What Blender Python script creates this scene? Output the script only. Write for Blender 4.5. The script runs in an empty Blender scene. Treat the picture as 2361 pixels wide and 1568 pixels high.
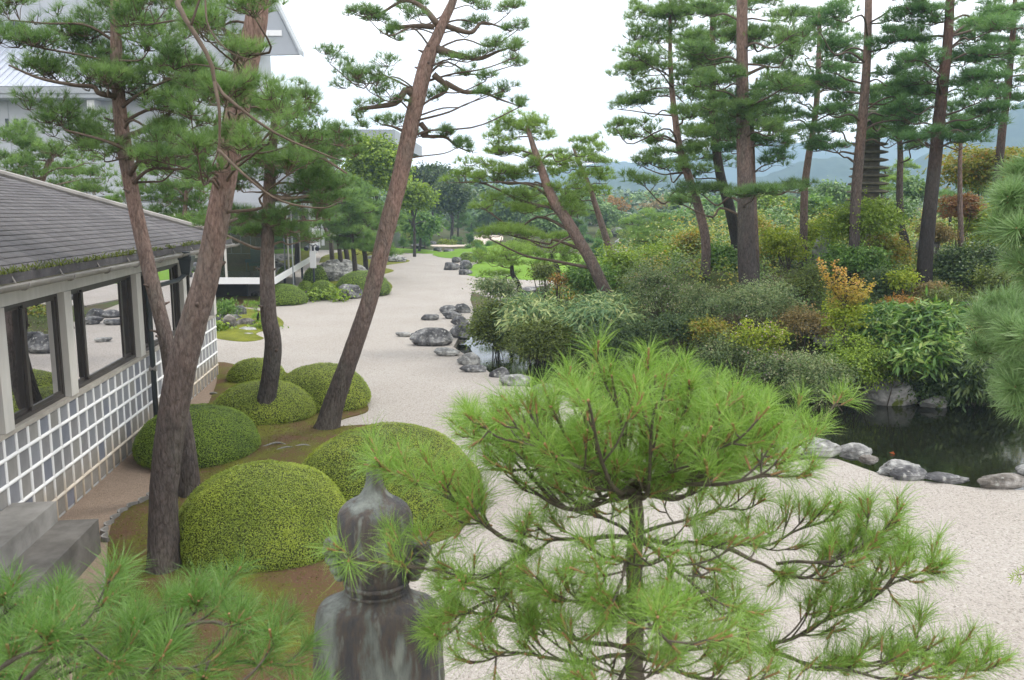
import bpy, math, random, os
import numpy as np
from mathutils import Vector, Matrix
from mathutils.geometry import tessellate_polygon

# ------------------------------------------------------------------ camera, world, sun, exposure
sc = bpy.context.scene
COL = sc.collection
EYE = np.array([0.0, 0.0, 4.0]); PIT = math.radians(9.0); FOC = 1982.0; PCX, PCY = 1180.5, 784.0
cd = bpy.data.cameras.new("camera"); cam = bpy.data.objects.new("camera", cd); COL.objects.link(cam)
cam.location = EYE; cam.rotation_euler = (math.radians(81.0), 0, 0)
cd.sensor_width = 36.0; cd.lens = FOC / 2361.0 * 36.0; cd.clip_start = 0.05; cd.clip_end = 12000
cd.dof.use_dof = True; cd.dof.focus_distance = 17.0; cd.dof.aperture_fstop = 6.3
sc.camera = cam
SUN_EL, SUN_AZ = math.radians(58), math.radians(62)      # azimuth from +Y towards +X
world = bpy.data.worlds.new("World"); sc.world = world; world.use_nodes = True
wt = world.node_tree; wt.nodes.clear()
wo = wt.nodes.new("ShaderNodeOutputWorld"); wb = wt.nodes.new("ShaderNodeBackground")
sky = wt.nodes.new("ShaderNodeTexSky"); sky.sky_type = 'NISHITA'; sky.sun_disc = False
sky.sun_elevation = SUN_EL; sky.sun_rotation = SUN_AZ
tc = wt.nodes.new("ShaderNodeTexCoord"); cn = wt.nodes.new("ShaderNodeTexNoise")
cn.inputs["Scale"].default_value = 2.2; cn.inputs["Detail"].default_value = 6
cr = wt.nodes.new("ShaderNodeValToRGB")
cr.color_ramp.elements[0].position = 0.25; cr.color_ramp.elements[0].color = (0.62, 0.62, 0.62, 1)
cr.color_ramp.elements[1].position = 0.55; cr.color_ramp.elements[1].color = (1, 1, 1, 1)
cm = wt.nodes.new("ShaderNodeMix"); cm.data_type = 'RGBA'
cm.inputs[7].default_value = (17.0, 16.9, 16.8, 1)        # thin bright overcast
wt.links.new(tc.outputs["Generated"], cn.inputs["Vector"]); wt.links.new(cn.outputs["Fac"], cr.inputs["Fac"])
wt.links.new(cr.outputs["Color"], cm.inputs[0]); wt.links.new(sky.outputs["Color"], cm.inputs[6])
wt.links.new(cm.outputs[2], wb.inputs["Color"]); wb.inputs["Strength"].default_value = 0.1
wt.links.new(wb.outputs["Background"], wo.inputs["Surface"])
sl = bpy.data.lights.new("sun", 'SUN'); sun = bpy.data.objects.new("sun", sl); COL.objects.link(sun)
sl.energy = 1.5; sl.angle = math.radians(11); sl.color = (1.0, 0.95, 0.87)
sd = Vector((math.sin(SUN_AZ) * math.cos(SUN_EL), math.cos(SUN_AZ) * math.cos(SUN_EL), math.sin(SUN_EL)))
sun.rotation_euler = sd.to_track_quat('Z', 'Y').to_euler(); sun.location = (0, 0, 60)
sc.view_settings.view_transform = 'Standard'; sc.view_settings.look = 'None'
sc.view_settings.exposure = 0.42; sc.view_settings.gamma = 1.0; sc.view_settings.use_curve_mapping = False
cy = sc.cycles
cy.use_denoising = True; cy.max_bounces = 6; cy.diffuse_bounces = 3; cy.glossy_bounces = 3
cy.transmission_bounces = 4; cy.transparent_max_bounces = 8; cy.volume_bounces = 1
cy.use_adaptive_sampling = True; cy.adaptive_threshold = 0.025; cy.time_limit = 620
cy.caustics_reflective = False; cy.caustics_refractive = False

# ------------------------------------------------------------------ helpers
CP, SP = math.cos(PIT), math.sin(PIT)
def ray(px, py):
    u = (px - PCX) / FOC; v = -(py - PCY) / FOC
    return np.array([u, CP + v * SP, -SP + v * CP])
def at_z(px, py, z=0.0):
    r = ray(px, py); return EYE + (z - EYE[2]) / r[2] * r
def at_d(px, py, d):
    r = ray(px, py); return EYE + d / r[1] * r
def axis_depth(p): return (p[1]) * CP - (p[2] - EYE[2]) * SP
def proj(p):
    q = np.asarray(p, float) - EYE; z = q[..., 1] * CP - q[..., 2] * SP; y = q[..., 1] * SP + q[..., 2] * CP
    return PCX + FOC * q[..., 0] / z, PCY - FOC * y / z
def nrm(v): return v / (np.linalg.norm(v, axis=-1, keepdims=True) + 1e-9)
def RNG(s): return np.random.default_rng(s)

def vnoise(p, seed=0):
    p = np.asarray(p, float); i = np.floor(p).astype(np.int64); f = p - i; f = f * f * (3 - 2 * f)
    def hsh(ix, iy, iz):
        h = (ix * 374761393 + iy * 668265263 + iz * 2147483647 + seed * 1274126177) & 0xffffffff
        h = ((h ^ (h >> 13)) * 1274126177) & 0xffffffff
        h = (h ^ (h >> 16)) & 0xffff
        return h / 65535.0
    r = 0
    for dx in (0, 1):
        for dy in (0, 1):
            for dz in (0, 1):
                w = (f[..., 0] if dx else 1 - f[..., 0]) * (f[..., 1] if dy else 1 - f[..., 1]) * (f[..., 2] if dz else 1 - f[..., 2])
                r = r + w * hsh(i[..., 0] + dx, i[..., 1] + dy, i[..., 2] + dz)
    return r * 2 - 1
def fbm(p, seed=0, o=4):
    s = 0; a = 1; t = 0
    for k in range(o):
        s = s + a * vnoise(np.asarray(p) * 2 ** k, seed + k); t += a; a *= .5
    return s / t

LOC = {}
def props(o, label=None, cat=None, group=None, kind=None):
    if label: o["label"] = label
    if cat: o["category"] = cat
    if group: o["group"] = group
    if kind: o["kind"] = kind
def thing(name, label, cat, loc, group=None):
    o = bpy.data.objects.new(name, None); COL.objects.link(o); o.location = loc; o.empty_display_size = 0.2
    LOC[o.name] = np.array(loc, float); props(o, label, cat, group); return o
def mesh_data(name, V, faces, mat, tint=None, smooth=False, tint_name="tint"):
    """faces: list of int arrays (n,k)"""
    me = bpy.data.meshes.new(name)
    V = np.ascontiguousarray(V, dtype=np.float32)
    me.vertices.add(len(V)); me.vertices.foreach_set("co", V.ravel())
    fl = [np.asarray(f, np.int32) for f in faces if len(f)]
    loops = np.concatenate([f.ravel() for f in fl])
    tot = np.concatenate([np.full(len(f), f.shape[1], np.int32) for f in fl])
    st = np.concatenate([[0], np.cumsum(tot)[:-1]]).astype(np.int32)
    me.loops.add(len(loops)); me.loops.foreach_set("vertex_index", loops)
    me.polygons.add(len(tot)); me.polygons.foreach_set("loop_start", st); me.polygons.foreach_set("loop_total", tot)
    me.polygons.foreach_set("use_smooth", np.full(len(tot), bool(smooth)))
    if tint is not None:
        a = me.attributes.new(tint_name, 'FLOAT', 'POINT'); a.data.foreach_set("value", np.asarray(tint, np.float32))
    me.materials.append(mat); me.update(calc_edges=True)
    return me
def link(name, me, parent=None, loc=(0, 0, 0), rot=None):
    o = bpy.data.objects.new(name, me); COL.objects.link(o); o.location = loc
    if rot is not None: o.rotation_euler = rot
    if parent is not None: o.parent = parent
    base = LOC[parent.name] if parent is not None else 0
    LOC[o.name] = base + np.array(loc, float)
    return o
def part(name, V, faces, mat, parent, tint=None, smooth=False):
    V = np.asarray(V, float) - LOC[parent.name]
    return link(name, mesh_data(name, V, faces, mat, tint, smooth), parent)
def solo(name, V, faces, mat, loc, label=None, cat=None, group=None, kind=None, tint=None, smooth=False):
    V = np.asarray(V, float) - np.asarray(loc, float)
    o = link(name, mesh_data(name, V, faces, mat, tint, smooth), None, loc); props(o, label, cat, group, kind); return o

class B:                                    # small mesh builder for boxes, tubes, prisms
    def __init__(s): s.V = []; s.F4 = []; s.F3 = []; s.T = []; s.n = 0
    def add(s, V, F4=(), F3=(), t=0.5):
        V = np.asarray(V, float)
        if len(F4): s.F4.append(np.asarray(F4, int) + s.n)
        if len(F3): s.F3.append(np.asarray(F3, int) + s.n)
        s.V.append(V); s.T.append(np.broadcast_to(np.asarray(t, float), (len(V),))); s.n += len(V); return s
    def hexa(s, P8, t=0.5):                 # 4 bottom then 4 top
        return s.add(P8, [[3, 2, 1, 0], [4, 5, 6, 7], [0, 1, 5, 4], [1, 2, 6, 5], [2, 3, 7, 6], [3, 0, 4, 7]], t=t)
    def box(s, a, b, fr=None, t=0.5):
        (x0, y0, z0), (x1, y1, z1) = a, b
        Q = np.array([[x0, y0, z0], [x1, y0, z0], [x1, y1, z0], [x0, y1, z0], [x0, y0, z1], [x1, y0, z1], [x1, y1, z1], [x0, y1, z1]], float)
        if fr is not None: Q = np.array([fr(*q) for q in Q])
        return s.hexa(Q, t)
    def tube(s, pts, rad, k=8, cap=True, t=0.5, rough=0.0, seed=0):
        V, F, Fc = tube(pts, rad, k, cap, rough, seed); return s.add(V, F, Fc, t)
    def get(s):
        fs = []
        if s.F4: fs.append(np.concatenate(s.F4))
        if s.F3: fs.append(np.concatenate(s.F3))
        return np.concatenate(s.V), fs, np.concatenate(s.T)
    def part(s, name, mat, parent, smooth=False):
        V, f, t = s.get(); return part(name, V, f, mat, parent, t, smooth)
    def solo(s, name, mat, loc, label=None, cat=None, group=None, kind=None, smooth=False):
        V, f, t = s.get(); return solo(name, V, f, mat, loc, label, cat, group, kind, t, smooth)
def tube(pts, rad, k=8, cap=True, rough=0.0, seed=0):
    P = np.asarray(pts, float); n = len(P); rad = np.broadcast_to(np.asarray(rad, float), (n,))
    T = np.gradient(P, axis=0); T = nrm(T)
    up = np.array([0.31, 0.17, 0.93]) if abs(T[0] @ np.array([0.31, 0.17, 0.93])) < .9 else np.array([1.0, 0.1, 0])
    a = np.linspace(0, 2 * math.pi, k, endpoint=False)
    X = nrm(np.cross(np.broadcast_to(up, T.shape), T)); Y = np.cross(T, X)
    ring = np.cos(a)[None, :, None] * X[:, None] + np.sin(a)[None, :, None] * Y[:, None]
    R = np.broadcast_to(rad[:, None], (n, k)).copy()
    V = P[:, None] + ring * R[..., None]
    if rough:
        z0 = V[..., 2] - V[..., 2].min(); rdg = 1 - 2 * np.abs(fbm(V * np.array([15, 15, 3.4]), seed + 9, 3)); R = R * (1 + rough * fbm(V * np.array([6, 6, 2.2]), seed, 3) + rough * (.35 + .75 * np.exp(-z0 / 1.6)) * (rdg - .5))
        V = P[:, None] + ring * R[..., None]
    i = np.arange(n - 1)[:, None] * k; j = np.arange(k)[None]; j2 = (j + 1) % k
    F = np.stack([i + j, i + j2, i + k + j2, i + k + j], -1).reshape(-1, 4)
    Fc = []
    V = V.reshape(-1, 3)
    if cap:
        V = np.vstack([V, P[0], P[-1]]); c0, c1 = n * k, n * k + 1; b = (n - 1) * k
        Fc = [[c0, (q + 1) % k, q] for q in range(k)] + [[c1, b + q, b + (q + 1) % k] for q in range(k)]
    return V, F, Fc
def spline(pts, n):
    P = np.asarray(pts, float); m = len(P)
    if m == 2:
        t = np.linspace(0, 1, n)[:, None]; return P[0] * (1 - t) + P[1] * t
    E = np.vstack([2 * P[0] - P[1], P, 2 * P[-1] - P[-2]])
    u = np.linspace(0, m - 1 - 1e-6, n); i = u.astype(int); f = (u - i)[:, None]
    a, b, c, d = E[i], E[i + 1], E[i + 2], E[i + 3]
    return .5 * (2 * b + (c - a) * f + (2 * a - 5 * b + 4 * c - d) * f ** 2 + (3 * b - a - 3 * c + d) * f ** 3)

# ------------------------------------------------------------------ materials
def new_mat(name):
    m = bpy.data.materials.new(name); m.use_nodes = True; nt = m.node_tree
    return m, nt, nt.nodes["Principled BSDF"], nt.nodes["Material Output"]
def N(nt, typ, **kw):
    n = nt.nodes.new(typ)
    for k, v in kw.items():
        if k in n.inputs: n.inputs[k].default_value = v
        else: setattr(n, k, v)
    return n
def ramp(nt, cols, fac):
    r = nt.nodes.new("ShaderNodeValToRGB"); e = r.color_ramp.elements
    for k, (p, c) in enumerate(cols):
        q = e[k] if k < 2 else e.new(p)
        q.position = p; q.color = (*c, 1)
    nt.links.new(fac, r.inputs["Fac"]); return r
def coords(nt, scale=(1, 1, 1)):
    t = nt.nodes.new("ShaderNodeTexCoord"); mp = nt.nodes.new("ShaderNodeMapping")
    mp.inputs["Scale"].default_value = scale; nt.links.new(t.outputs["Object"], mp.inputs["Vector"]); return mp.outputs["Vector"]
def stone_like(name, cols, scale=3.0, rough=.8, bump=.4, bscale=20, stretch=(1, 1, 1), spec=.3, cols2=None, f2=.5, s2=9, bdist=.03):
    m, nt, p, o = new_mat(name); v = coords(nt, stretch)
    n1 = N(nt, "ShaderNodeTexNoise", Scale=scale, Detail=8, Roughness=.62); nt.links.new(v, n1.inputs["Vector"])
    r = ramp(nt, cols, n1.outputs["Fac"]); col = r.outputs["Color"]
    if cols2:
        n2 = N(nt, "ShaderNodeTexNoise", Scale=s2, Detail=5); nt.links.new(v, n2.inputs["Vector"])
        r2 = ramp(nt, [(f2, (0, 0, 0)), (f2 + .12, (1, 1, 1))], n2.outputs["Fac"])
        mx = N(nt, "ShaderNodeMix", data_type='RGBA'); nt.links.new(r2.outputs["Color"], mx.inputs[0])
        nt.links.new(col, mx.inputs[6]); mx.inputs[7].default_value = (*cols2, 1); col = mx.outputs[2]
    nt.links.new(col, p.inputs["Base Color"]); p.inputs["Roughness"].default_value = rough; p.inputs["Specular IOR Level"].default_value = spec
    if bump:
        nb = N(nt, "ShaderNodeTexNoise", Scale=bscale, Detail=8, Roughness=.7); nt.links.new(v, nb.inputs["Vector"])
        b = N(nt, "ShaderNodeBump", Strength=bump, Distance=bdist); nt.links.new(nb.outputs["Fac"], b.inputs["Height"]); nt.links.new(b.outputs["Normal"], p.inputs["Normal"])
    return m
def plain(name, c, rough=.5, metal=0.0, spec=.4, var=.12, scale=6, bump=0.1):
    a = tuple(x * (1 - var) for x in c); b = tuple(min(1, x * (1 + var)) for x in c)
    m = stone_like(name, [(.3, a), (.7, b)], scale, rough, bump, 40, spec=spec, bdist=.004)
    m.node_tree.nodes["Principled BSDF"].inputs["Metallic"].default_value = metal; return m
def foliage(name, cols, trans=.35, rough=.42, spec=.4):
    m, nt, p, o = new_mat(name)
    at = N(nt, "ShaderNodeAttribute", attribute_name="tint")
    r = ramp(nt, [(k / (len(cols) - 1), c) for k, c in enumerate(cols)], at.outputs["Fac"])
    nt.links.new(r.outputs["Color"], p.inputs["Base Color"]); p.inputs["Roughness"].default_value = rough; p.inputs["Specular IOR Level"].default_value = spec
    tr = nt.nodes.new("ShaderNodeBsdfTranslucent"); hs = N(nt, "ShaderNodeHueSaturation", Saturation=1.1, Value=1.5)
    nt.links.new(r.outputs["Color"], hs.inputs["Color"]); nt.links.new(hs.outputs["Color"], tr.inputs["Color"])
    mx = N(nt, "ShaderNodeMixShader", Fac=trans); nt.links.new(p.outputs[0], mx.inputs[1]); nt.links.new(tr.outputs[0], mx.inputs[2])
    nt.links.new(mx.outputs[0], o.inputs["Surface"]); return m
def bark(name, low, mid, top, bscale=14, bump=.7):
    """colour drifts from furrowed grey-brown (tint 0) to smooth orange (tint 1)"""
    m, nt, p, o = new_mat(name); v = coords(nt, (1, 1, .32))
    at = N(nt, "ShaderNodeAttribute", attribute_name="tint")
    n1 = N(nt, "ShaderNodeTexNoise", Scale=7, Detail=8, Roughness=.65); nt.links.new(v, n1.inputs["Vector"])
    ad = N(nt, "ShaderNodeMath", operation='MULTIPLY_ADD'); nt.links.new(n1.outputs["Fac"], ad.inputs[0]); ad.inputs[1].default_value = .7
    nt.links.new(at.outputs["Fac"], ad.inputs[2])
    sb = N(nt, "ShaderNodeMath", operation='SUBTRACT'); nt.links.new(ad.outputs[0], sb.inputs[0]); sb.inputs[1].default_value = .35
    r = ramp(nt, [(0, low), (.42, mid), (.95, top)], sb.outputs[0])
    npt = N(nt, "ShaderNodeTexNoise", Scale=2.3, Detail=5, Roughness=.6); nt.links.new(v, npt.inputs["Vector"]); rpt = ramp(nt, [(.50, (0, 0, 0)), (.62, (.5, .5, .5))], npt.outputs["Fac"]); mpt = N(nt, "ShaderNodeMix", data_type='RGBA'); nt.links.new(rpt.outputs[0], mpt.inputs[0]); nt.links.new(r.outputs[0], mpt.inputs[6]); mpt.inputs[7].default_value = (low[0] * 1.6, low[1] * 1.75, low[2] * 1.6, 1)
    vo = N(nt, "ShaderNodeTexVoronoi", Scale=bscale, feature='DISTANCE_TO_EDGE'); dn = N(nt, "ShaderNodeTexNoise", Scale=9, Detail=5); nt.links.new(v, dn.inputs["Vector"]); dm = N(nt, "ShaderNodeMix", data_type='RGBA'); dm.inputs[0].default_value = .16; nt.links.new(v, dm.inputs[6]); nt.links.new(dn.outputs["Color"], dm.inputs[7]); nt.links.new(dm.outputs[2], vo.inputs["Vector"])
    r2 = ramp(nt, [(0, (.62, .58, .56)), (.10, (1, 1, 1))], vo.outputs["Distance"])
    n2 = N(nt, "ShaderNodeTexNoise", Scale=38, Detail=6, Roughness=.7); nt.links.new(v, n2.inputs["Vector"])
    r3 = ramp(nt, [(.32, (.42, .39, .37)), (.60, (1.35, 1.32, 1.3))], n2.outputs["Fac"])
    m1 = N(nt, "ShaderNodeMix", data_type='RGBA', blend_type='MULTIPLY'); m1.inputs[0].default_value = .75
    nt.links.new(mpt.outputs[2], m1.inputs[6]); nt.links.new(r2.outputs[0], m1.inputs[7])
    m2 = N(nt, "ShaderNodeMix", data_type='RGBA', blend_type='MULTIPLY'); m2.inputs[0].default_value = .8
    nt.links.new(m1.outputs[2], m2.inputs[6]); nt.links.new(r3.outputs[0], m2.inputs[7])
    nt.links.new(m2.outputs[2], p.inputs["Base Color"]); p.inputs["Roughness"].default_value = .85; p.inputs["Specular IOR Level"].default_value = .2
    mb = N(nt, "ShaderNodeMath", operation='MULTIPLY_ADD'); nt.links.new(vo.outputs["Distance"], mb.inputs[0]); mb.inputs[1].default_value = 1.6; nt.links.new(n2.outputs["Fac"], mb.inputs[2])
    b = N(nt, "ShaderNodeBump", Strength=bump, Distance=.025); nt.links.new(mb.outputs[0], b.inputs["Height"]); nt.links.new(b.outputs[0], p.inputs["Normal"])
    return m

M = {}
M['rock_dark'] = stone_like('dark_rock', [(.30, (.03, .03, .034)), (.47, (.10, .10, .105)), (.58, (.21, .21, .21)), (.70, (.42, .42, .41))], 3.6, .85, 1.0, 13, cols2=(.42, .42, .4), f2=.6, s2=14)
M['rock_brown'] = stone_like('brown_rock', [(.32, (.05, .045, .04)), (.48, (.16, .145, .13)), (.66, (.36, .34, .32))], 4.5, .85, 1.0, 14, cols2=(.4, .4, .37), f2=.62, s2=12)
M['rock_pale'] = stone_like('pale_rock', [(.32, (.07, .07, .07)), (.47, (.22, .22, .215)), (.6, (.40, .40, .385)), (.72, (.55, .55, .53))], 4.2, .85, 1.0, 13, cols2=(.55, .55, .52), f2=.6, s2=9)
M['rock_moss'] = stone_like('mossy_rock', [(.32, (.06, .06, .055)), (.48, (.2, .2, .19)), (.58, (.32, .31, .3)), (.62, (.10, .13, .02)), (.75, (.13, .15, .03))], 1.6, .85, .9, 12)
M['bark_red'] = bark('red_pine_bark', (.075, .064, .06), (.15, .116, .104), (.24, .162, .136))
M['bark_grey'] = bark('grey_pine_bark', (.062, .055, .053), (.125, .103, .094), (.185, .128, .106))
M['bark_dark'] = bark('dark_pine_bark', (.034, .031, .030), (.065, .055, .05), (.11, .065, .05))
M['twig'] = plain('twig_bark', (.10, .072, .052), .8, var=.3, scale=12)
M['branch_light'] = plain('branch_bark', (.19, .14, .105), .8, var=.35, scale=14, bump=.4)
M['front_bark'] = plain('young_pine_bark', (.085, .07, .052), .75, var=.4, scale=30, bump=.5)
M['shoot'] = plain('pine_shoot', (.30, .17, .08), .7, var=.25, scale=30)
M['stem'] = plain('shrub_stem', (.075, .06, .045), .8, var=.3, scale=14)
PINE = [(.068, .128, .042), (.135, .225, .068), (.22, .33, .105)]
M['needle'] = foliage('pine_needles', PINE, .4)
M['needle_light'] = foliage('light_pine_needles', [(.085, .15, .045), (.165, .265, .075), (.27, .38, .12)], .42)
M['eave'] = foliage('eave_moss', [(.04, .05, .012), (.085, .11, .018), (.14, .17, .028)], .2)
M['needle_blue'] = foliage('bluish_pine_needles', [(.075, .145, .052), (.135, .235, .078), (.215, .33, .11)], .4)
M['needle_dark'] = foliage('dark_pine_needles', [(.058, .128, .044), (.105, .205, .064), (.17, .29, .09)], .36)
M['needle_yel'] = foliage('yellow_green_pine_needles', [(.115, .185, .038), (.20, .30, .065), (.31, .42, .11)], .45)
M['needle_front'] = foliage('bright_pine_needles', [(.115, .21, .036), (.20, .335, .062), (.35, .47, .14)], .3, .4, .4)
M['needle_low'] = foliage('long_pine_needles', [(.065, .145, .03), (.12, .23, .05), (.21, .33, .10)], .3, .4, .4)
M['needle_side'] = foliage('soft_blue_pine_needles', [(.11, .19, .07), (.18, .29, .11), (.31, .42, .20)], .3, .38, .45)
M['azalea'] = foliage('clipped_azalea', [(.095, .137, .014), (.18, .245, .024), (.295, .36, .038), (.39, .44, .062)], .2)
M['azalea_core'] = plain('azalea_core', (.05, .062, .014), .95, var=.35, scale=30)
M['azalea_green'] = foliage('green_azalea', [(.08, .14, .014), (.15, .235, .022), (.235, .335, .034), (.31, .41, .05)], .2)
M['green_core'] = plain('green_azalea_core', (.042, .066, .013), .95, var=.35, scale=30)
def FO(k, cols, t=.3): M[k] = foliage(k, [(min(.62, c[0] * 1.85), min(.62, c[1] * 1.75), min(.62, c[2] * 1.45)) for c in cols], t)
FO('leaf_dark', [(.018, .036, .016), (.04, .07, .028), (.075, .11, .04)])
FO('leaf_olive', [(.03, .044, .012), (.062, .088, .02), (.115, .15, .035)])
FO('leaf_grey', [(.034, .062, .028), (.07, .112, .048), (.13, .175, .085), (.2, .2, .14)])
FO('leaf_mid', [(.03, .07, .018), (.065, .13, .03), (.12, .2, .05)])
FO('leaf_bright', [(.05, .09, .014), (.105, .165, .022), (.18, .255, .038)])
FO('leaf_lime', [(.075, .115, .014), (.14, .19, .022), (.24, .27, .045)], .4)
FO('leaf_yellow', [(.12, .14, .03), (.22, .20, .05), (.29, .215, .07), (.30, .16, .07)], .4)
FO('leaf_orange', [(.08, .065, .02), (.16, .095, .028), (.22, .125, .035)], .35)
FO('leaf_rust', [(.07, .065, .03), (.125, .105, .045), (.18, .13, .06)], .3)
FO('leaf_red', [(.10, .065, .03), (.17, .085, .045), (.16, .125, .045)], .35)
FO('leaf_autumn', [(.06, .09, .016), (.115, .145, .025), (.18, .165, .035), (.21, .125, .04)], .4)
FO('sasa_blue', [(.04, .09, .05), (.09, .16, .085), (.2, .26, .13), (.38, .36, .2)], .25)
FO('sasa_green', [(.026, .065, .02), (.05, .11, .028), (.09, .16, .04), (.16, .21, .065)], .3)
FO('leaf_far', [(.035, .075, .028), (.07, .13, .045), (.13, .20, .07)], .2)
FO('thicket', [(.03, .06, .02), (.06, .11, .03), (.10, .16, .04), (.19, .2, .04), (.26, .17, .05)], .25)
FO('flower_pink', [(.32, .17, .25), (.5, .34, .42)], .3)
FO('woods_far', [(.02, .045, .022), (.04, .08, .032), (.085, .12, .045)], .1)
M['grass_tuft'] = foliage('moss_tufts', [(.10, .075, .03), (.12, .13, .025), (.17, .2, .03)], .2)
M['white_wall'] = stone_like('white_plaster', [(.3, (.66, .66, .66)), (.7, (.78, .78, .78))], 1.2, .7, .1, 30, bdist=.004)
M['cream_paint'] = stone_like('pale_painted_timber', [(.3, (.50, .48, .45)), (.7, (.60, .58, .55))], 2.2, .6, .12, 30, stretch=(4, 4, .6), bdist=.004)
M['sill'] = stone_like('weathered_sill', [(.3, (.29, .265, .235)), (.65, (.42, .39, .35))], 3, .8, .3, 24, bdist=.006)
M['museum_wall'] = stone_like('blueish_white_wall', [(.3, (.38, .40, .44)), (.7, (.46, .48, .52))], .6, .7, .1, 30, bdist=.004)
M['tile_wall'] = stone_like('grey_wall_tile', [(.28, (.17, .175, .20)), (.5, (.245, .25, .275)), (.7, (.34, .34, .35))], 1.7, .42, .15, 30, stretch=(1, 1, .5), spec=.4, bdist=.004)
M['concrete'] = stone_like('stained_concrete', [(.25, (.12, .115, .105)), (.5, (.23, .222, .21)), (.7, (.30, .29, .275))], 2.2, .85, .35, 40, bdist=.005)
M['concrete_dark'] = stone_like('dark_stained_concrete', [(.25, (.07, .065, .058)), (.5, (.13, .122, .112)), (.7, (.19, .18, .168))], 2.6, .85, .35, 40, bdist=.005)
M['frame_brown'] = plain('brown_window_frame', (.055, .048, .045), .45, var=.15)
M['pipe'] = plain('charcoal_pipe', (.05, .058, .065), .4, var=.15)
M['gutter'] = plain('grey_gutter', (.25, .235, .22), .5, var=.25, scale=4)
M['metal_white'] = plain('white_metal', (.74, .74, .76), .4, var=.03)
M['metal_grey'] = plain('grey_metal', (.33, .35, .38), .5, var=.08)
M['roof_blue'] = plain('pale_blue_roof', (.42, .45, .52), .5, var=.06, scale=.8)
M['soffit'] = plain('grey_soffit', (.34, .36, .40), .7, var=.05, scale=.8)
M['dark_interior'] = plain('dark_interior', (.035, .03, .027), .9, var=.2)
M['wood_interior'] = plain('brown_interior', (.34, .23, .14), .7, var=.2)
M['teal'] = plain('teal_fabric', (.09, .25, .28), .7)
M['slate'] = plain('dark_slots', (.03, .035, .05), .5)
M['pvc'] = plain('grey_pipe', (.30, .33, .36), .4)
M['pagoda'] = stone_like('old_grey_stone', [(.3, (.07, .065, .05)), (.6, (.17, .155, .12)), (.75, (.25, .24, .2))], 3, .9, .5, 20)
M['wood_lawn'] = None
def wet(name, base, rough, bstr, bscale):
    m, nt, p, o = new_mat(name); v = coords(nt, (1, 1, 1))
    n1 = N(nt, "ShaderNodeTexNoise", Scale=.35, Detail=4); nt.links.new(v, n1.inputs["Vector"])
    r = ramp(nt, [(.35, base), (.65, tuple(x * 1.9 for x in base))], n1.outputs["Fac"]); nt.links.new(r.outputs[0], p.inputs["Base Color"])
    p.inputs["Roughness"].default_value = rough; p.inputs["IOR"].default_value = 1.36
    nb = N(nt, "ShaderNodeTexNoise", Scale=bscale, Detail=3); nt.links.new(coords(nt, (1, 2.2, 1)), nb.inputs["Vector"])
    b = N(nt, "ShaderNodeBump", Strength=bstr, Distance=.02); nt.links.new(nb.outputs["Fac"], b.inputs["Height"]); nt.links.new(b.outputs[0], p.inputs["Normal"])
    return m
M['water'] = wet('pond_water', (.006, .007, .004), .0, .05, 5.0)
def gravel_mat(name, c0, c1, c2, s=48, bump=1.0):
    m, nt, p, o = new_mat(name); v = coords(nt)
    vo = N(nt, "ShaderNodeTexVoronoi", Scale=s); nt.links.new(v, vo.inputs["Vector"])
    r = ramp(nt, [(0, c0), (.35, c1), (.75, c1), (1, c2)], vo.outputs["Color"])
    nn = N(nt, "ShaderNodeTexNoise", Scale=.5, Detail=5); nt.links.new(v, nn.inputs["Vector"])
    r2 = ramp(nt, [(.3, (.90, .885, .865)), (.7, (1, 1, 1))], nn.outputs["Fac"])
    n3 = N(nt, "ShaderNodeTexNoise", Scale=22, Detail=7, Roughness=.8); nt.links.new(v, n3.inputs["Vector"])
    r3 = ramp(nt, [(.34, (.79, .775, .755)), (.58, (1.05, 1.05, 1.05))], n3.outputs["Fac"])
    m1 = N(nt, "ShaderNodeMix", data_type='RGBA', blend_type='MULTIPLY'); m1.inputs[0].default_value = 1
    nt.links.new(r.outputs[0], m1.inputs[6]); nt.links.new(r2.outputs[0], m1.inputs[7])
    m2 = N(nt, "ShaderNodeMix", data_type='RGBA', blend_type='MULTIPLY'); m2.inputs[0].default_value = 1
    nt.links.new(m1.outputs[2], m2.inputs[6]); nt.links.new(r3.outputs[0], m2.inputs[7])
    nt.links.new(m2.outputs[2], p.inputs["Base Color"]); p.inputs["Roughness"].default_value = .9; p.inputs["Specular IOR Level"].default_value = .2
    b = N(nt, "ShaderNodeBump", Strength=bump, Distance=.012); nt.links.new(vo.outputs["Distance"], b.inputs["Height"]); b.invert = True
    nt.links.new(b.outputs[0], p.inputs["Normal"]); return m
M['gravel'] = gravel_mat('white_gravel', (.185, .166, .146), (.395, .367, .34), (.51, .483, .458))
M['path'] = gravel_mat('brown_path_gravel', (.22, .165, .125), (.33, .255, .20), (.42, .34, .28), 90)
M['sand'] = gravel_mat('pink_sand', (.5, .43, .37), (.62, .54, .47), (.66, .58, .52), 20, .2)
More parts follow.
